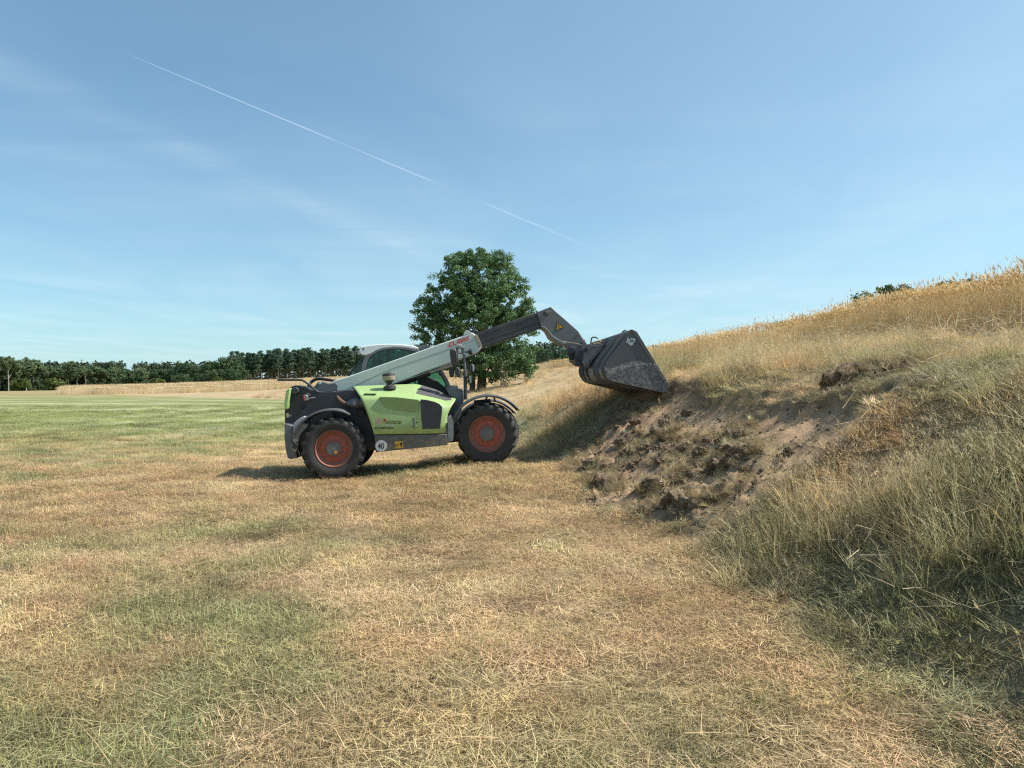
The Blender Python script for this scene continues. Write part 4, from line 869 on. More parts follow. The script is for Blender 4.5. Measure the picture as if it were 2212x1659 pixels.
# skirt
skirt = plate('side_skirt', [(886, 1193), (1504, 1184), (1513, 1276), (900, 1339)], -1.15, -.5, m_skirt, TH, .012)
lathe('speed_disc', [(.001, 0), (.106, 0), (.108, .004), (.106, .012)], D(945, 1284, -1.157), m_white2, skirt, 40); text_on('lettering', '40', 917, 970, 1310, 1259, -1.1585, m_black, skirt, bold=.02)
plate('warning_sticker', [(1063, 1246), (1131, 1242), (1131, 1301), (1061, 1306)], -1.156, -1.148, m_yellow, skirt, .002); plate('sticker_figure', [(1108, 1258), (1116, 1252), (1123, 1258), (1127, 1275), (1121, 1276), (1121, 1295), (1112, 1295), (1112, 1278), (1105, 1272)], -1.158, -1.155, m_black, skirt, 0)
plate('sticker_figure', [(1078, 1276), (1088, 1271), (1088, 1274), (1098, 1274), (1098, 1279), (1088, 1279), (1088, 1282)], -1.158, -1.155, m_black, skirt, 0); plate('sticker_figure', [(1064, 1290), (1072, 1262), (1077, 1290)], -1.158, -1.155, m_black, skirt, 0)
plate('mud_plate', [(1512, 1040), (1535, 1022), (1560, 1070), (1563, 1180), (1558, 1240), (1515, 1252), (1508, 1190)], -1.05, -.98, m_plategrey, TH, .006)
front = plate('front_frame', [(1500, 800), (1530, 790), (1635, 797), (1645, 815), (1650, 900), (1630, 990), (1600, 1070), (1580, 1200), (1560, 1230), (1520, 1180), (1510, 1040), (1545, 960), (1582, 885), (1520, 850)], -.58, .58, m_mid, TH, .012)
plate('front_cowl', [(1528, 768), (1600, 768), (1604, 800), (1530, 795)], -.52, -.2, m_mid, TH, .012)
lathe('frame_bolt', [(.001, -.015), (.022, -.015), (.026, 0), (.026, .01)], D(1576, 992, -.60), m_steel, TH, 14)
# ---- air intake on the bonnet
AI = D(1018, 785, -.72); air = lathe('air_cleaner', [(.001, .285), (.06, .285), (.118, .262), (.125, .245), (.125, .222)], AI, m_plastic, TH, 40, 'z')
lathe('cleaner_bowl', [(.12, .225), (.124, .222), (.124, .165), (.112, .135), (.001, .135)], (0, 0, 0), m_tan, air, 40, 'z'); lathe('cleaner_neck', [(.001, .15), (.088, .14), (.085, .10), (.055, .095), (.052, .04), (.05, 0)], (0, 0, 0), m_plastic, air, 32, 'z')
lathe('cleaner_base', [(.05, .05), (.075, .045), (.12, .02), (.125, -.04)], (0, 0, 0), m_plastic, air, 36, 'z'); lathe('wing_nut', [(.001, .31), (.009, .308), (.009, .28)], (0, 0, 0), m_black, air, 10, 'z')
# ---- exhaust
tube('exhaust_pipe', [D(566, 866, -.72), D(600, 905, -.72), D(640, 927, -.72), D(690, 930, -.72)], .045, m_rust, TH, 14)
ex = lathe('exhaust_can', [(.001, -.17), (.05, -.17), (.055, -.13), (.085, -.11), (.1, -.03), (.1, .05), (.085, .055), (.085, .08), (.1, .085), (.1, .13), (.001, .13)], D(735, 920, -.74), m_mid, TH, 28, 'x')
lathe('clamp_ring', [(.058, -.148), (.064, -.146), (.064, -.128), (.058, -.126)], (0, 0, 0), m_steel, ex, 20, 'x')
plate('can_window', [(708, 895), (722, 893), (732, 905), (732, 930), (720, 942), (706, 938)], -.846, -.80, m_steel, ex if False else TH, .006)
plate('step_box', [(737, 980), (800, 975), (812, 1030), (745, 1035)], -.66, -.5, m_black, TH, .01)

# ---- boom
BL0, BL1 = -.21, .21
boom = plate('boom', [(498, 752), (560, 722), (665, 692), (960, 588), (1300, 468), (1640, 347), (1722, 318), (1752, 342), (1803, 440), (1772, 488), (1690, 518), (1550, 572), (1300, 660), (1075, 752), (960, 790), (705, 812), (560, 822)], BL0, BL1, m_white, TH, .02)
plate('boom_foot', [(335, 800), (380, 775), (405, 742), (425, 735), (445, 738), (500, 756), (555, 746), (578, 765), (572, 815), (430, 826)], BL0-.012, BL1+.012, m_mid, TH, .008)
lathe('pivot_pin', [(.001, -.012), (.026, -.012), (.03, 0), (.03, .01)], D(424, 749, BL0-.014), m_white2, TH, 20)
rod('boom_seam', D(640, 808, BL0-.001), D(1000, 640, BL0-.001), .0035, m_mid, boom); rod('boom_seam', D(1000, 640, BL0-.001), D(1740, 385, BL0-.001), .0035, m_mid, boom)
# boom lettering, block capitals drawn stroke by stroke
def strokes(ch):
    w = 4.2; b = 1.25; h = 5
    return {'C': [(0, 0, b, h), (b, h-b, w, h), (b, 0, w, b)], 'L': [(0, 0, b, h), (b, 0, w-.3, b)],
            'A': [(0, 0, b, h), (w-b, 0, w, h), (b, h-b, w-b, h), (b, 1.5, w-b, 2.3)], 'S': [(0, h-1.1, w, h), (0, 2.0, b, h-1.1), (b, 2.0, w, 3.0), (w-b, 1.1, w, 2.0), (0, 0, w, 1.1)]}[ch]
V = []; F = []
for i, ch in enumerate('CLAAS'):
    for (a, b, c, d) in strokes(ch):
        q = []
        for (gx_, gy_) in ((a, b), (c, b), (c, d), (a, d)):
            t = (i*4.85+gx_+gy_*.16)/24.4; q.append(len(V)); V.append(D(1518+176*t, 447-62*t-37*gy_/5, BL0-.003))
        F.append(tuple(q))
me = bpy.data.meshes.new('boom_lettering'); me.from_pydata(V, [], F); me.update(); obj('lettering', me, m_lred, boom)
plate('boom_collar', [(1735, 345), (1752, 338), (1762, 340), (1803, 430), (1790, 440), (1775, 445), (1768, 420), (1745, 372)], BL0-.02, BL1+.02, m_tan, boom, .006)
plate('boom_ear', [(1642, 348), (1658, 308), (1675, 300), (1697, 306), (1712, 326), (1700, 330)], BL0, BL0+.03, m_white, boom, .006)
lathe('work_lamp', [(.001, -.05), (.03, -.05), (.05, -.01), (.06, .03), (.055, .045), (.001, .05)], D(1735, 312, -.12), m_plastic, boom, 24, 'x')
inner = plate('inner_boom', [(1762, 318), (2268, 150), (2305, 280), (1800, 452), (1750, 460)], -.155, .155, m_boomin, TH, .012)
for va, vb, th in ((340, 168, 7), (392, 222, 16)): plate('boom_rib', [(1775, va), (2275, vb-2), (2277, vb+th-2), (1778, va+th)], -.168, -.15, m_boomin, inner, .004)
plate('boom_rib', [(1792, 425), (2298, 255), (2303, 275), (1797, 446)], -.164, -.15, m_boomin, inner, .004)
lathe('boom_hole', [(.001, 0), (.022, 0), (.024, .01)], D(2186, 264, -.166), m_black, inner, 20)
# hydraulic lift cylinder below the boom, hoses at the rear
tube('lift_cylinder', [D(1060, 772, -.02), D(1360, 662, -.02)], .06, m_dark, TH, 14); tube('cylinder_rod', [D(1350, 665, -.02), D(1560, 588, -.02)], .032, m_chrome, TH, 12); tube('hydraulic_line', [D(1060, 755, -.19), D(1300, 672, -.19), D(1550, 585, -.19)], .013, m_steel, TH, 8)
tube('hydraulic_line', [D(1020, 790, -.17), D(1150, 738, -.17), D(1250, 700, -.17)], .012, m_black, TH, 8)
for k, (dv, la) in enumerate(((0, -.1), (9, -.05), (20, .02))): tube('hose', [D(322, 775+dv, la), D(350, 730+dv*.8, la), D(400, 703+dv*.7, la), D(470, 712+dv*.6, la), D(560, 728+dv*.4, la), D(640, 730, la)], .017, m_plastic, TH, 8)
tube('hose', [D(240, 772, -.45), D(300, 790, -.5), D(360, 815, -.5), D(420, 832, -.5), D(500, 838, -.5), D(548, 862, -.5)], .014, m_plastic, TH, 8)
tube('grab_rail', [D(64, 722, -.64), D(275, 722, -.64), D(330, 760, -.64), D(408, 830, -.66)], .021, m_plastic, TH, 10)
lathe('hose_coupling', [(.001, -.04), (.02, -.04), (.02, .04), (.001, .04)], D(330, 752, -.12), m_steel, TH, 14, 'x')
# ---- head at the boom tip
HL = .13
head = plate('boom_head', [(238, 248), (440, 167), (520, 240), (680, 378), (830, 512), (878, 590), (905, 630), (925, 632), (958, 716), (900, 800), (800, 812), (700, 742), (640, 705), (545, 648), (455, 590), (405, 500), (345, 445), (298, 440)], -HL-.05, HL+.05, m_mid, TH, .01, f=D6)
plate('head_rim', [(300, 438), (350, 452), (405, 500), (465, 580), (560, 640), (665, 690), (668, 708), (600, 712), (530, 672), (440, 610), (385, 510), (335, 470), (300, 470)], -HL-.09, HL+.09, m_mid, TH, .008, f=D6)
lathe('head_pin', [(.001, -.045), (.03, -.045), (.036, -.02), (.05, -.015), (.05, .01)], D6(370, 262, -HL-.05), m_dark, head, 24)
plate('pin_lock', [(350, 238), (410, 222), (436, 232), (438, 250), (420, 262), (360, 290), (342, 275)], -HL-.06, -HL-.04, m_mid, head, .005, f=D6)
tri = plate('warning_triangle', [(530, 376), (630, 464), (508, 512)], -HL-.054, -HL-.045, m_black, head, 0, f=D6); plate('triangle_face', [(536, 396), (612, 460), (520, 497)], -HL-.0565, -HL-.053, m_yellow, tri, 0, f=D6)
plate('exclamation_mark', [(540, 415), (552, 412), (562, 455), (555, 458)], -HL-.0585, -HL-.056, m_black, tri, 0, f=D6); lathe('exclamation_dot', [(.001, 0), (.010, 0)], D6(561, 470, -HL-.0585), m_black, tri, 12)
for (u, v, r) in ((882, 688, .022), (785, 612, .012), (820, 578, .009)): lathe('head_bolt', [(.001, -.02), (r, -.02), (r*1.2, 0), (r*1.2, .01)], D6(u, v, -HL-.05), m_dark, head, 14)
# ---- quick hitch
for sgn in (-1, 1):
    l = .34*sgn
    plate('hitch_arm', [(905, 640), (960, 700), (1150, 690), (1215, 712), (1200, 745), (1010, 960), (980, 1040), (930, 1030), (880, 960), (910, 830), (880, 760)], l-.025, l+.025, m_mid, TH, .006, f=D6)
    plate('hitch_lug', [(680, 745), (770, 745), (790, 800), (785, 880), (765, 925), (705, 925), (690, 840)], .17*sgn-.02, .17*sgn+.02, m_dark, TH, .006, f=D6)
plate('hitch_body', [(780, 810), (910, 800), (980, 1010), (880, 1000), (830, 960), (785, 930)], -.36, .36, m_dark, TH, .012, f=D6)
for (u, v, r) in ((725, 818, .035), (940, 780, .045), (870, 900, .05), (1010, 960, .035), (1195, 725, .035), (830, 985, .06)): rod('hitch_pin', D6(u, v, -.40), D6(u, v, .40), r, m_dark, TH)
tube('hose', [D6(1010, 695, -.3), D6(1020, 605, -.3), D6(1080, 600, -.3), D6(1110, 625, -.3)], .014, m_plastic, TH, 8); tube('hose', [D6(610, 660, -.2), D6(720, 685, -.22), D6(800, 690, -.25), D6(900, 720, -.3)], .009, m_tan, TH, 8)

# ---- bucket: folded plate, two end plates, ribs, lip
BW = 1.25
prof6 = [(1580, 500), (1400, 742), (1222, 975), (1210, 1030), (1214, 1090), (1232, 1150), (1262, 1195), (1300, 1222), (1700, 1312), (1990, 1378), (2075, 1385)]
e = bpy.data.objects.new('bucket', None); COL.objects.link(e); e.parent = TH; bucket = e
P0 = DP(prof6, -BW, D6); c6 = D6(1560, 1000, -BW)
V = []; F = []; n = len(P0)
for off in (0, .014):
    for lat in (-BW+.008, BW-.008):
        for i, p in enumerate(P0):
            d = Vector((c6[0]-p[0], 0, c6[2]-p[2])).normalized()*off; V.append((p[0]+d.x, lat, p[2]+d.z))
for i in range(n-1): F += [(i, i+1, n+i+1, n+i), (2*n+i, 3*n+i, 3*n+i+1, 2*n+i+1), (i, 2*n+i, 2*n+i+1, i+1), (n+i, n+i+1, 3*n+i+1, 3*n+i)]
F += [(0, n, 3*n, 2*n), (n-1, 3*n-1, 4*n-1, 2*n-1)]
me = bpy.data.meshes.new('bucket_shell'); me.from_pydata(V, [], F); me.update(); bm = bmesh.new(); bm.from_mesh(me); bmesh.ops.recalc_face_normals(bm, faces=bm.faces); bm.to_mesh(me); bm.free()
smooth(obj('shell', me, m_bucket, bucket), 30)
endp = [(1576, 494), (1598, 492), (1670, 522), (1960, 1000), (2132, 1290), (2120, 1340), (2075, 1392), (1985, 1384), (1700, 1318), (1298, 1228), (1256, 1198), (1226, 1152), (1207, 1090), (1203, 1030), (1216, 972)]
for lat in (-BW, BW-.022): 
    pl = plate('end_plate', endp, -BW, -BW+.022, m_bucket, bucket, .004, f=D6)
    if lat > 0: pl.location.y = 2*BW-.022
    ed = plate('edge_bar', [(1598, 490), (1668, 520), (2140, 1290), (2118, 1345), (2060, 1240), (1600, 520)], -BW-.012, -BW+.034, m_bucket, bucket, .005, f=D6)
    if lat > 0: ed.location.y = 2*BW-.022
prism('cutting_edge', [D6(1760, 1322, -BW+.03), D6(2105, 1398, -BW+.03), D6(2150, 1392, -BW+.03), D6(2090, 1372, -BW+.03), D6(1770, 1305, -BW+.03)], BW-.03, m_bucket, bucket, .003)
prism('top_beam', [D6(1560, 505, -BW+.03), D6(1600, 488, -BW+.03), D6(1640, 512, -BW+.03), D6(1600, 560, -BW+.03), D6(1540, 560, -BW+.03)], BW-.03, m_mid, bucket, .005)
for lat in (-1.13, -.62, -.38, .38, .80, 1.1):
    r = plate('back_rib', [(1545, 535), (1530, 515), (1470, 545), (1180, 960), (1168, 1040), (1185, 1120), (1240, 1195), (1300, 1228), (1240, 1160), (1222, 1060), (1230, 985)], -BW, -BW+.03, m_mid, bucket, .004, f=D6); r.location.y = lat+BW
for lat in (-.95, -.72, -.45, -.2, .1, .4, .7, 1.0):      # wear strips under the floor
    r = plate('wear_strip', [(1310, 1230), (1980, 1384), (1975, 1398), (1310, 1246)], -BW, -BW+.06, m_bucket, bucket, .003, f=D6); r.location.y = lat+BW
for (ua, va, lat) in ((1500, 545, -.35), (1480, 560, .45)): tube('lifting_eye', [D6(ua-30, va+10, lat), D6(ua-20, va-40, lat), D6(ua+20, va-40, lat), D6(ua+30, va+5, lat)], .014, m_mid, bucket, 8)
plate('torn_sticker', [(1530, 602), (1545, 600), (1552, 625), (1575, 640), (1580, 615), (1630, 618), (1652, 632), (1640, 660), (1615, 690), (1618, 705), (1590, 720), (1560, 712), (1545, 690), (1548, 660), (1528, 680), (1515, 682), (1525, 640)], -BW-.0025, -BW, m_white2, bucket, 0, f=D6); plate('sticker_patch', [(1575, 640), (1625, 635), (1618, 670), (1565, 675)], -BW-.004, -BW-.002, m_lgrey if False else pmat('sticker_green', (.10, .22, .12), .5), bucket, 0, f=D6)

# ---- cab on the far side of the boom
CL, CF = .30, 1.12
roofp = [(757, 447), (772, 438), (900, 420), (1000, 415), (1100, 417), (1200, 428), (1255, 442), (1262, 455), (1238, 463), (1150, 447), (1050, 443), (960, 452), (900, 475), (862, 500), (825, 514), (775, 506), (760, 480)]
roof = plate('cab_roof', roofp, CL, CF, m_roof, TH, .025)
lathe('roof_hole', [(.001, 0), (.02, 0), (.022, .01)], D(794, 461, CL-.003), m_black, roof, 18)
lathe('rear_work_lamp', [(.001, -.07), (.045, -.07), (.055, -.055), (.055, -.01), (.035, .04), (.001, .045)], D(752, 492, CL+.12), m_lens, TH, 24, 'x'); lathe('lamp_rim', [(.052, -.06), (.06, -.055), (.06, -.02), (.05, .0)], D(752, 492, CL+.12), m_plastic, TH, 24, 'x')
def frame_ring(name, outer, inner_, lat, lat2, mat, parent):
    n = len(outer); assert n == len(inner_); V = DP(outer, lat)+DP(inner_, lat); V += [(p[0], lat2, p[2]) for p in V]; F = []
    for i in range(n):
        j = (i+1) % n; F += [(i, j, n+j, n+i), (2*n+i, 3*n+i, 3*n+j, 2*n+j), (i, 2*n+i, 2*n+j, j), (n+i, n+j, 3*n+j, 3*n+i)]
    me = bpy.data.meshes.new(name); me.from_pydata(V, [], F); me.update(); bm = bmesh.new(); bm.from_mesh(me); bmesh.ops.recalc_face_normals(bm, faces=bm.faces); bm.to_mesh(me); bm.free()
    o = obj(name, me, mat, parent); bevel(o, .006); return smooth(o)
outer = [(770, 800), (772, 660), (792, 560), (812, 512), (862, 492), (905, 468), (965, 450), (1060, 440), (1160, 446), (1250, 462), (1330, 505), (1410, 575), (1470, 640), (1510, 710), (1538, 775), (1520, 800)]
innr = [(808, 790), (808, 655), (826, 570), (845, 530), (885, 502), (925, 480), (975, 466), (1060, 457), (1150, 462), (1235, 482), (1305, 522), (1380, 588), (1440, 655), (1480, 722), (1505, 775), (1490, 790)]
cabf = frame_ring('cab_frame', outer, innr, CL, CL+.06, m_mid, TH); f2 = frame_ring('cab_frame', outer, innr, CF-.06, CF, m_dark, TH)
seal = [(u*.97+1150*.03, v*.96+640*.04) for u, v in innr]
frame_ring('window_seal', innr, seal, CL+.01, CL+.03, m_frit, cabf); plate('window_pane', [(u, v) for u, v in seal], CL+.018, CL+.024, m_glass, cabf, 0); plate('window_pane', [(u, v) for u, v in seal], CF-.03, CF-.024, m_glass, f2, 0)
plate('door_pillar', [(985, 460), (1022, 458), (1030, 800), (995, 800)], CF-.07, CF-.01, m_dark, f2, .006)
plate('cab_floor', [(780, 800), (1530, 790), (1560, 900), (780, 900)], CL, CF, m_dark, TH, .01)
tube('rear_pillar', [D(665, 690, CF), D(700, 640, CF), D(745, 590, CF), D(790, 560, CF)], .028, m_plastic, TH, 10); tube('rear_pillar', [D(665, 690, CL+.1), D(700, 640, CL+.1), D(745, 590, CL+.1), D(790, 560, CL+.1)], .02, m_plastic, TH, 10)
prism('rear_window', [D(672, 690, CL+.05), D(706, 640, CL+.05), D(750, 592, CL+.05), D(788, 566, CL+.05), D(783, 680, CL+.05)], CL+.055, m_glass, TH, 0)
plate('seat_base', [(930, 740), (1090, 735), (1090, 790), (930, 790)], .52, .98, m_seat, TH, .03); plate('seat_back', [(905, 590), (955, 585), (985, 740), (930, 750)], .54, .96, m_seat, TH, .03); plate('headrest', [(905, 545), (940, 542), (948, 580), (912, 585)], .64, .86, m_seat, TH, .02)
lathe('steering_wheel', [(.16, -.012), (.178, -.012), (.182, 0), (.178, .012), (.16, .012)], D(1210, 690, .75), m_plastic, TH, 32, 'z', rot=(0, math.radians(-35), 0)); rod('steering_column', D(1260, 790, .75), D(1210, 690, .75), .03, m_plastic, TH)
plate('dashboard', [(1280, 715), (1400, 740), (1480, 800), (1260, 800)], .42, 1.05, m_plastic, TH, .03)
plate('roof_bracket', [(1255, 440), (1290, 428), (1345, 432), (1365, 440), (1300, 470), (1262, 462)], .6, .7, m_mid, TH, .005)
tube('wiper', [D(1240, 410, .9), D(1225, 405, .9), D(1200, 428, .9)], .012, m_white2, TH, 8)
plate('cab_guard', [(1260, 725), (1330, 690), (1420, 730), (1505, 800), (1240, 800)], CL-.02, CL+.02, m_black, TH, .01)

# ---- mirrors and lamps on the front post
PL = -.62
post = tube('mirror_post', [D(1664, 880, PL), D(1662, 700, PL), D(1655, 560, PL), D(1645, 455, PL)], .026, m_mid, TH, 12)
tube('post_sleeve', [D(1663, 890, PL), D(1661, 690, PL)], .036, m_dark, post, 12); plate('post_head', [(1622, 446), (1658, 444), (1656, 515), (1640, 518)], PL-.04, PL+.04, m_mid, post, .008)
def mirror(name, uv, lat, th, parent=TH): 
    o = plate(name, uv, lat, lat+th, m_plastic, parent, .02); return o
mirror('large_mirror', [(1528, 470), (1540, 458), (1575, 462), (1590, 480), (1598, 560), (1592, 600), (1565, 606), (1548, 590), (1535, 540)], PL-.10, .10)
mirror('small_mirror', [(1520, 640), (1530, 633), (1562, 634), (1568, 645), (1566, 690), (1556, 700), (1530, 698)], PL-.02, .06); mirror('round_mirror', [(1575, 615), (1595, 608), (1615, 630), (1622, 670), (1625, 690), (1610, 702), (1590, 700), (1578, 670)], PL-.12, .08)
mirror('front_mirror', [(1692, 595), (1710, 584), (1730, 588), (1738, 600), (1738, 640), (1730, 658), (1705, 660), (1693, 645)], PL-.10, .07); plate('mirror_glass', [(1722, 592), (1737, 600), (1737, 640), (1726, 655)], PL-.105, PL-.05, m_lens, TH, .004)
tube('mirror_arm', [D(1590, 470, PL-.05), D(1585, 440, PL-.05), D(1640, 440, PL)], .011, m_plastic, TH, 8); tube('mirror_arm', [D(1588, 455, PL-.08), D(1600, 580, PL-.08), D(1620, 655, PL-.05), D(1660, 665, PL)], .011, m_plastic, TH, 8)
fm = plate('folding_mirror', [(1588, 415), (1632, 420), (1640, 445), (1595, 442)], PL-.02, PL+.02, m_lens, TH, .006); frame_ring('lamp_frame', [(1592, 450), (1635, 448), (1640, 470), (1632, 500), (1605, 502), (1596, 480)], [(1600, 457), (1628, 455), (1632, 470), (1626, 492), (1609, 494), (1603, 478)], PL-.06, PL-.03, m_plastic, TH)
lathe('work_lamp', [(.001, -.04), (.025, -.04), (.05, -.01), (.065, .03), (.06, .05), (.001, .055)], D(1698, 485, PL), m_plastic, TH, 24, 'x'); plate('lamp_bracket', [(1655, 478), (1690, 480), (1690, 490), (1655, 492)], PL-.01, PL+.01, m_plastic, TH, .003)
plate('number_board', [(1690, 690), (1712, 688), (1715, 748), (1700, 752)], PL-.03, PL+.01, m_steel, TH, .004); tube('lamp_cable', [D(1665, 700, PL-.03), D(1690, 715, PL-.03), D(1700, 740, PL-.03)], .008, m_black, TH, 6)
# ---------------------------------------------------------------- earth thrown up by the bucket
m_clod = pmat('dark_clod', (.15, .103, .064), .95, var=.4, scale=14, dust=.6, dustcol=(.25, .18, .115), bump=1.0)
def lump_mesh(seed, sub=3, rough=.35):
    bm = bmesh.new(); bmesh.ops.create_icosphere(bm, subdivisions=sub, radius=1)
    co = np.array([v.co[:] for v in bm.verts]); s0 = seed*13.7
    d = (fbm(co[:, 0]*1.8+s0+co[:, 2]*.9, co[:, 1]*1.8+s0-co[:, 2]*.7, seed, 4)-.5)*rough*3.2+(fbm(co[:, 0]*6+s0+co[:, 2]*4, co[:, 1]*6+co[:, 2]*3, seed+7, 4)-.5)*rough*2.4
    for v, k in zip(bm.verts, d): v.co *= 1+k
    me = bpy.data.meshes.new('clod'); bm.to_mesh(me); bm.free(); return me
lumps = [lump_mesh(i+1, 4 if i < 3 else 3) for i in range(6)]
def clod(name, x, y, sx, sy, sz, rz, k, label, group, lift=.4):
    o = obj(name, lumps[k % 6], m_clod); o.location = (x, y, gz(x, y)+sz*lift); o.scale = (sx, sy, sz); o.rotation_euler = (R.uniform(-.3, .3), R.uniform(-.3, .3), rz)
    return tag(o, label, 'clod', group)
k = 0
while k < 80:
    x, y = R.uniform(1.2, 3.4), R.uniform(8.0, 14.2); a = np.array([x]), np.array([y])
    if scar_sd(*a)[0] < .05 or (x-toe(y)) > 2.0 or fbm(a[0]*1.9, a[1]*1.9, 21, 4)[0] < .44: continue
    s = R.uniform(.025, .12)**1.15*1.2; clod('earth_clod', x, y, s*R.uniform(.9, 1.7), s*R.uniform(.9, 1.5), s*R.uniform(.6, 1.0), R.uniform(0, 6), k, 'dark clod of turf lying on the dug earth below the bucket', 'turf clods on the dug earth'); k += 1
def long_sod(name, pts, radii, label, seed):
    V, F = [], []; n = 40; m = 70
    P = np.array(pts, float); d = np.concatenate([[0], np.cumsum(np.hypot(*np.diff(P, axis=0).T))]); d /= d[-1]
    t = np.linspace(0, 1, m+1); x = np.interp(t, d, P[:, 0]); y = np.interp(t, d, P[:, 1]); r = np.interp(t, np.linspace(0, 1, len(radii)), radii); z = ground_z(x, y)
    a = np.arange(n)*2*math.pi/n; T, A_ = np.meshgrid(t, a, indexing='ij'); T = T.ravel(); A_ = A_.ravel(); q = lambda v: np.repeat(v, n)
    k = 1+(fbm(T*9+np.cos(A_)*1.2, np.sin(A_)*1.2+seed, seed, 6)-.5)*1.5+(fbm(T*46+np.cos(A_)*5, np.sin(A_)*5+seed, seed+3, 4)-.5)*.9
    V = list(map(tuple, np.stack([q(x)+np.cos(A_)*q(r)*k*1.25, q(y)+np.cos(A_)*q(r)*.5*k, q(z)+q(r)*.2+np.sin(A_)*q(r)*k*.75], 1)))
    for i in range(m):
        for j in range(n): A = i*n+j; B = i*n+(j+1) % n; F.append((A, B, B+n, A+n))
    F += [tuple(range(n)), tuple(range(m*n+n-1, m*n-1, -1))]
    me = bpy.data.meshes.new(name); me.from_pydata(V, [], F); me.update(); bm = bmesh.new(); bm.from_mesh(me); bmesh.ops.recalc_face_normals(bm, faces=bm.faces); bm.to_mesh(me); bm.free()
    o = obj(name, me, m_clod); smooth(o, 60); return tag(o, label, 'sod')
long_sod('turf_sod', [(4.45, 10.1), (4.85, 10.05), (5.1, 10.0)], [.05, .20, .24, .22, .12], 'big dark rolled-up turf sod at the upper right of the dug patch', 3)
long_sod('turf_sod', [(5.05, 9.95), (5.4, 9.95), (5.8, 10.0)], [.05, .13, .16, .13, .04], 'long narrow dark sod running up right from the big turf sod', 8)
c_crumb = coll('earth_crumb', [lump_mesh(20+i, 1, .45) for i in range(3)])
for o_ in c_crumb.objects: o_.data.materials.append(m_clod)
x, y = jgrid(1, 5, 7.6, 15.6, .085); sd = sdv(x, y); k = (sd > -.1) & (rng.random(len(x)) < .12+.35*(1-sstep(.9, 2.4, x-toe(y)))); x, y = x[k], y[k]
scatter('earth_crumbs', c_crumb, P3(x, y, .004), rng.uniform(.006, .03, len(x)), np.ones((len(x), 3)), .5, 'small crumbs of earth strewn over the dug patch', 'earth')
# roots and grass still hanging on the big sods
x = np.concatenate([rng.uniform(4.4, 5.15, 60), rng.uniform(5.1, 5.85, 44)]); y = 10.03+rng.normal(0, .12, len(x))
scatter('sod_grass', c_dry, P3(x, y, .16), np.stack([rng.uniform(.35, .6, len(x))]*2+[rng.uniform(.3, .55, len(x))], 1), vary(np.tile(np.array((.36, .27, .15)), (len(x), 1)), .3), .7, 'dry grass and roots hanging on the turned sods', 'grass')
sods = [([(2.55, 9.75), (2.9, 9.5), (3.25, 9.3)], [.03, .13, .15, .12, .14, .04], 'long torn dark sod lying across the middle of the dug patch'),
        ([(1.75, 10.15), (2.1, 9.9), (2.4, 9.75)], [.04, .12, .14, .15, .05], 'torn sod low on the dug patch, left of the longest one'),
        ([(1.25, 11.3), (1.45, 10.9), (1.6, 10.6)], [.03, .11, .13, .10, .03], 'torn sod at the left foot of the dug patch nearest the meadow'),
        ([(1.9, 12.4), (2.2, 12.1), (2.35, 11.9)], [.03, .10, .11, .09, .03], 'torn sod below the bucket shadow on the dug patch'),
        ([(2.85, 11.0), (3.15, 10.7), (3.45, 10.2)], [.03, .08, .10, .11, .03], 'low roll of turf in the bare upper sand of the dug patch'),
        ([(1.5, 9.2), (1.9, 8.9), (2.3, 8.5), (2.6, 8.4)], [.04, .12, .10, .13, .11, .03], 'long torn sod along the lower edge of the dug patch'),
        ([(2.5, 11.9), (2.65, 11.6)], [.03, .10, .10, .03], 'small torn sod in the upper middle of the dug patch')]
gxs, gys = [], []
for i_, (pts, rr, lab) in enumerate(sods):
    long_sod('torn_sod', pts, [v*.82 for v in rr], lab, 12+3*i_)
    for _ in range(int(26*len(pts))):
        t_ = rng.random()*(len(pts)-1); a_ = int(t_); b_ = min(a_+1, len(pts)-1); f_ = t_-a_
        gxs.append(pts[a_][0]*(1-f_)+pts[b_][0]*f_+rng.normal(0, .11)+.04); gys.append(pts[a_][1]*(1-f_)+pts[b_][1]*f_+rng.normal(0, .13))
gxs, gys = np.array(gxs), np.array(gys)
scatter('sod_turf', c_dry, P3(gxs, gys, .07), np.stack([rng.uniform(.3, .6, len(gxs))]*2+[rng.uniform(.35, .75, len(gxs))], 1), vary(np.tile(np.array((.40, .31, .165)), (len(gxs), 1)), .35), .75, 'dry grass still rooted in the torn sods', 'grass')
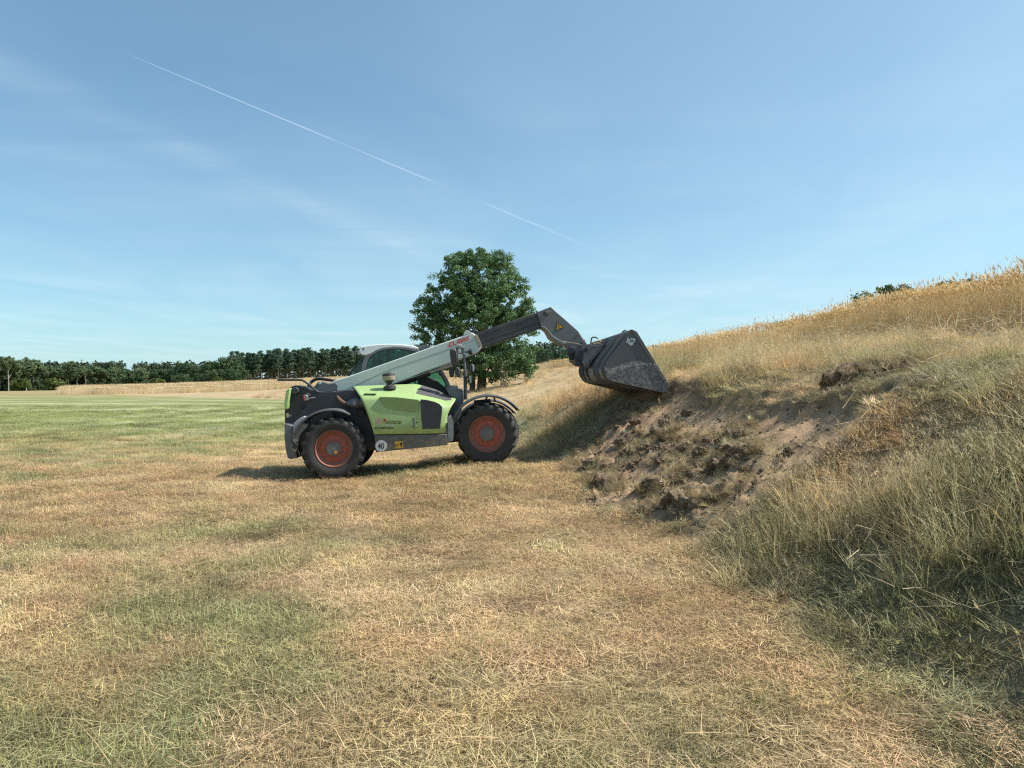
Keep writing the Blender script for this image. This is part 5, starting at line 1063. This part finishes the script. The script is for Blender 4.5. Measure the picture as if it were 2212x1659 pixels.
# turf caught on the quick hitch
hp = M_R @ Vector(D6(1050, 728, -.22))+ORG; o = obj('turf_clump', lumps[1], m_clod); o.location = hp; o.scale = (.20, .14, .07); o.rotation_euler = (0, math.radians(-25), .3); tag(o, 'clump of dry turf caught on the hitch between boom head and bucket', 'clod')
xs_ = hp.x+rng.normal(0, .10, 40); ys_ = hp.y+rng.normal(0, .08, 40); scatter('hitch_straw', c_straw, np.stack([xs_, ys_, hp.z+.04+rng.uniform(0, .04, 40)+(xs_-hp.x)*.4], 1), rng.uniform(.3, .6, 40), vary(np.tile(PALE*.7, (40, 1)), .2), .3, 'wisps of straw on the clump of turf caught on the hitch', 'straw')
# contrail: a long drifting ribbon of ice cloud, high up
m_con = bpy.data.materials.new('ice_cloud'); m_con.use_nodes = True; t = m_con.node_tree; t.nodes.clear()
o_ = N(t, 'ShaderNodeOutputMaterial'); tl = N(t, 'ShaderNodeBsdfTranslucent'); tl.inputs[0].default_value = (.95, .95, .95, 1); tp = N(t, 'ShaderNodeBsdfTransparent'); mx = N(t, 'ShaderNodeMixShader')
at = N(t, 'ShaderNodeAttribute'); at.attribute_name = 'cover'; t.links.new(at.outputs['Fac'], mx.inputs[0]); t.links.new(tp.outputs[0], mx.inputs[1]); t.links.new(tl.outputs[0], mx.inputs[2]); t.links.new(mx.outputs[0], o_.inputs[0])
ALT = 9000.0; A = np.array((-1.146, 2.089))*ALT; B = np.array((.818, 5.362))*ALT; n = 160; m = 9
dv = (B-A)/np.linalg.norm(B-A); nv = np.array((-dv[1], dv[0])); V = []; F = []; C = []
for i in range(n+1):
    t_ = i/n; p = A+(B-A)*t_; w = np.interp(t_, [0, .03, .2, .4, 1], [5, 28, 58, 100, 260]); wob = (float(fbm(np.array([t_*22]), np.array([.5]), 5, 3)[0])-.5)*w*.5
    al = np.interp(t_, [0, .01, .18, .215, .23, .26, .30, .38, .40, .50, .53, .62, .8, 1.0], [.05, .17, .21, .14, .05, .06, .13, .12, .015, .015, .07, .08, .03, 0])*(.75+.5*float(fbm(np.array([t_*60]), np.array([3.5]), 9, 3)[0]))
    for j in range(m):
        e = 2*j/(m-1)-1; V.append((*(p+nv*(e*w+wob)), ALT-(1-e*e)*w*.25)); C.append(al*(1-e*e)**1.5)
for i in range(n):
    for j in range(m-1): a = i*m+j; F.append((a, a+1, a+1+m, a+m))
me = mesh_np('contrail', V, [np.array(F)], True); a = me.attributes.new('cover', 'FLOAT', 'POINT'); a.data.foreach_set('value', np.array(C, np.float32))
o = obj('contrail', me, m_con); tag(o, 'thin white contrail slanting down across the blue sky', 'contrail'); o.visible_shadow = True
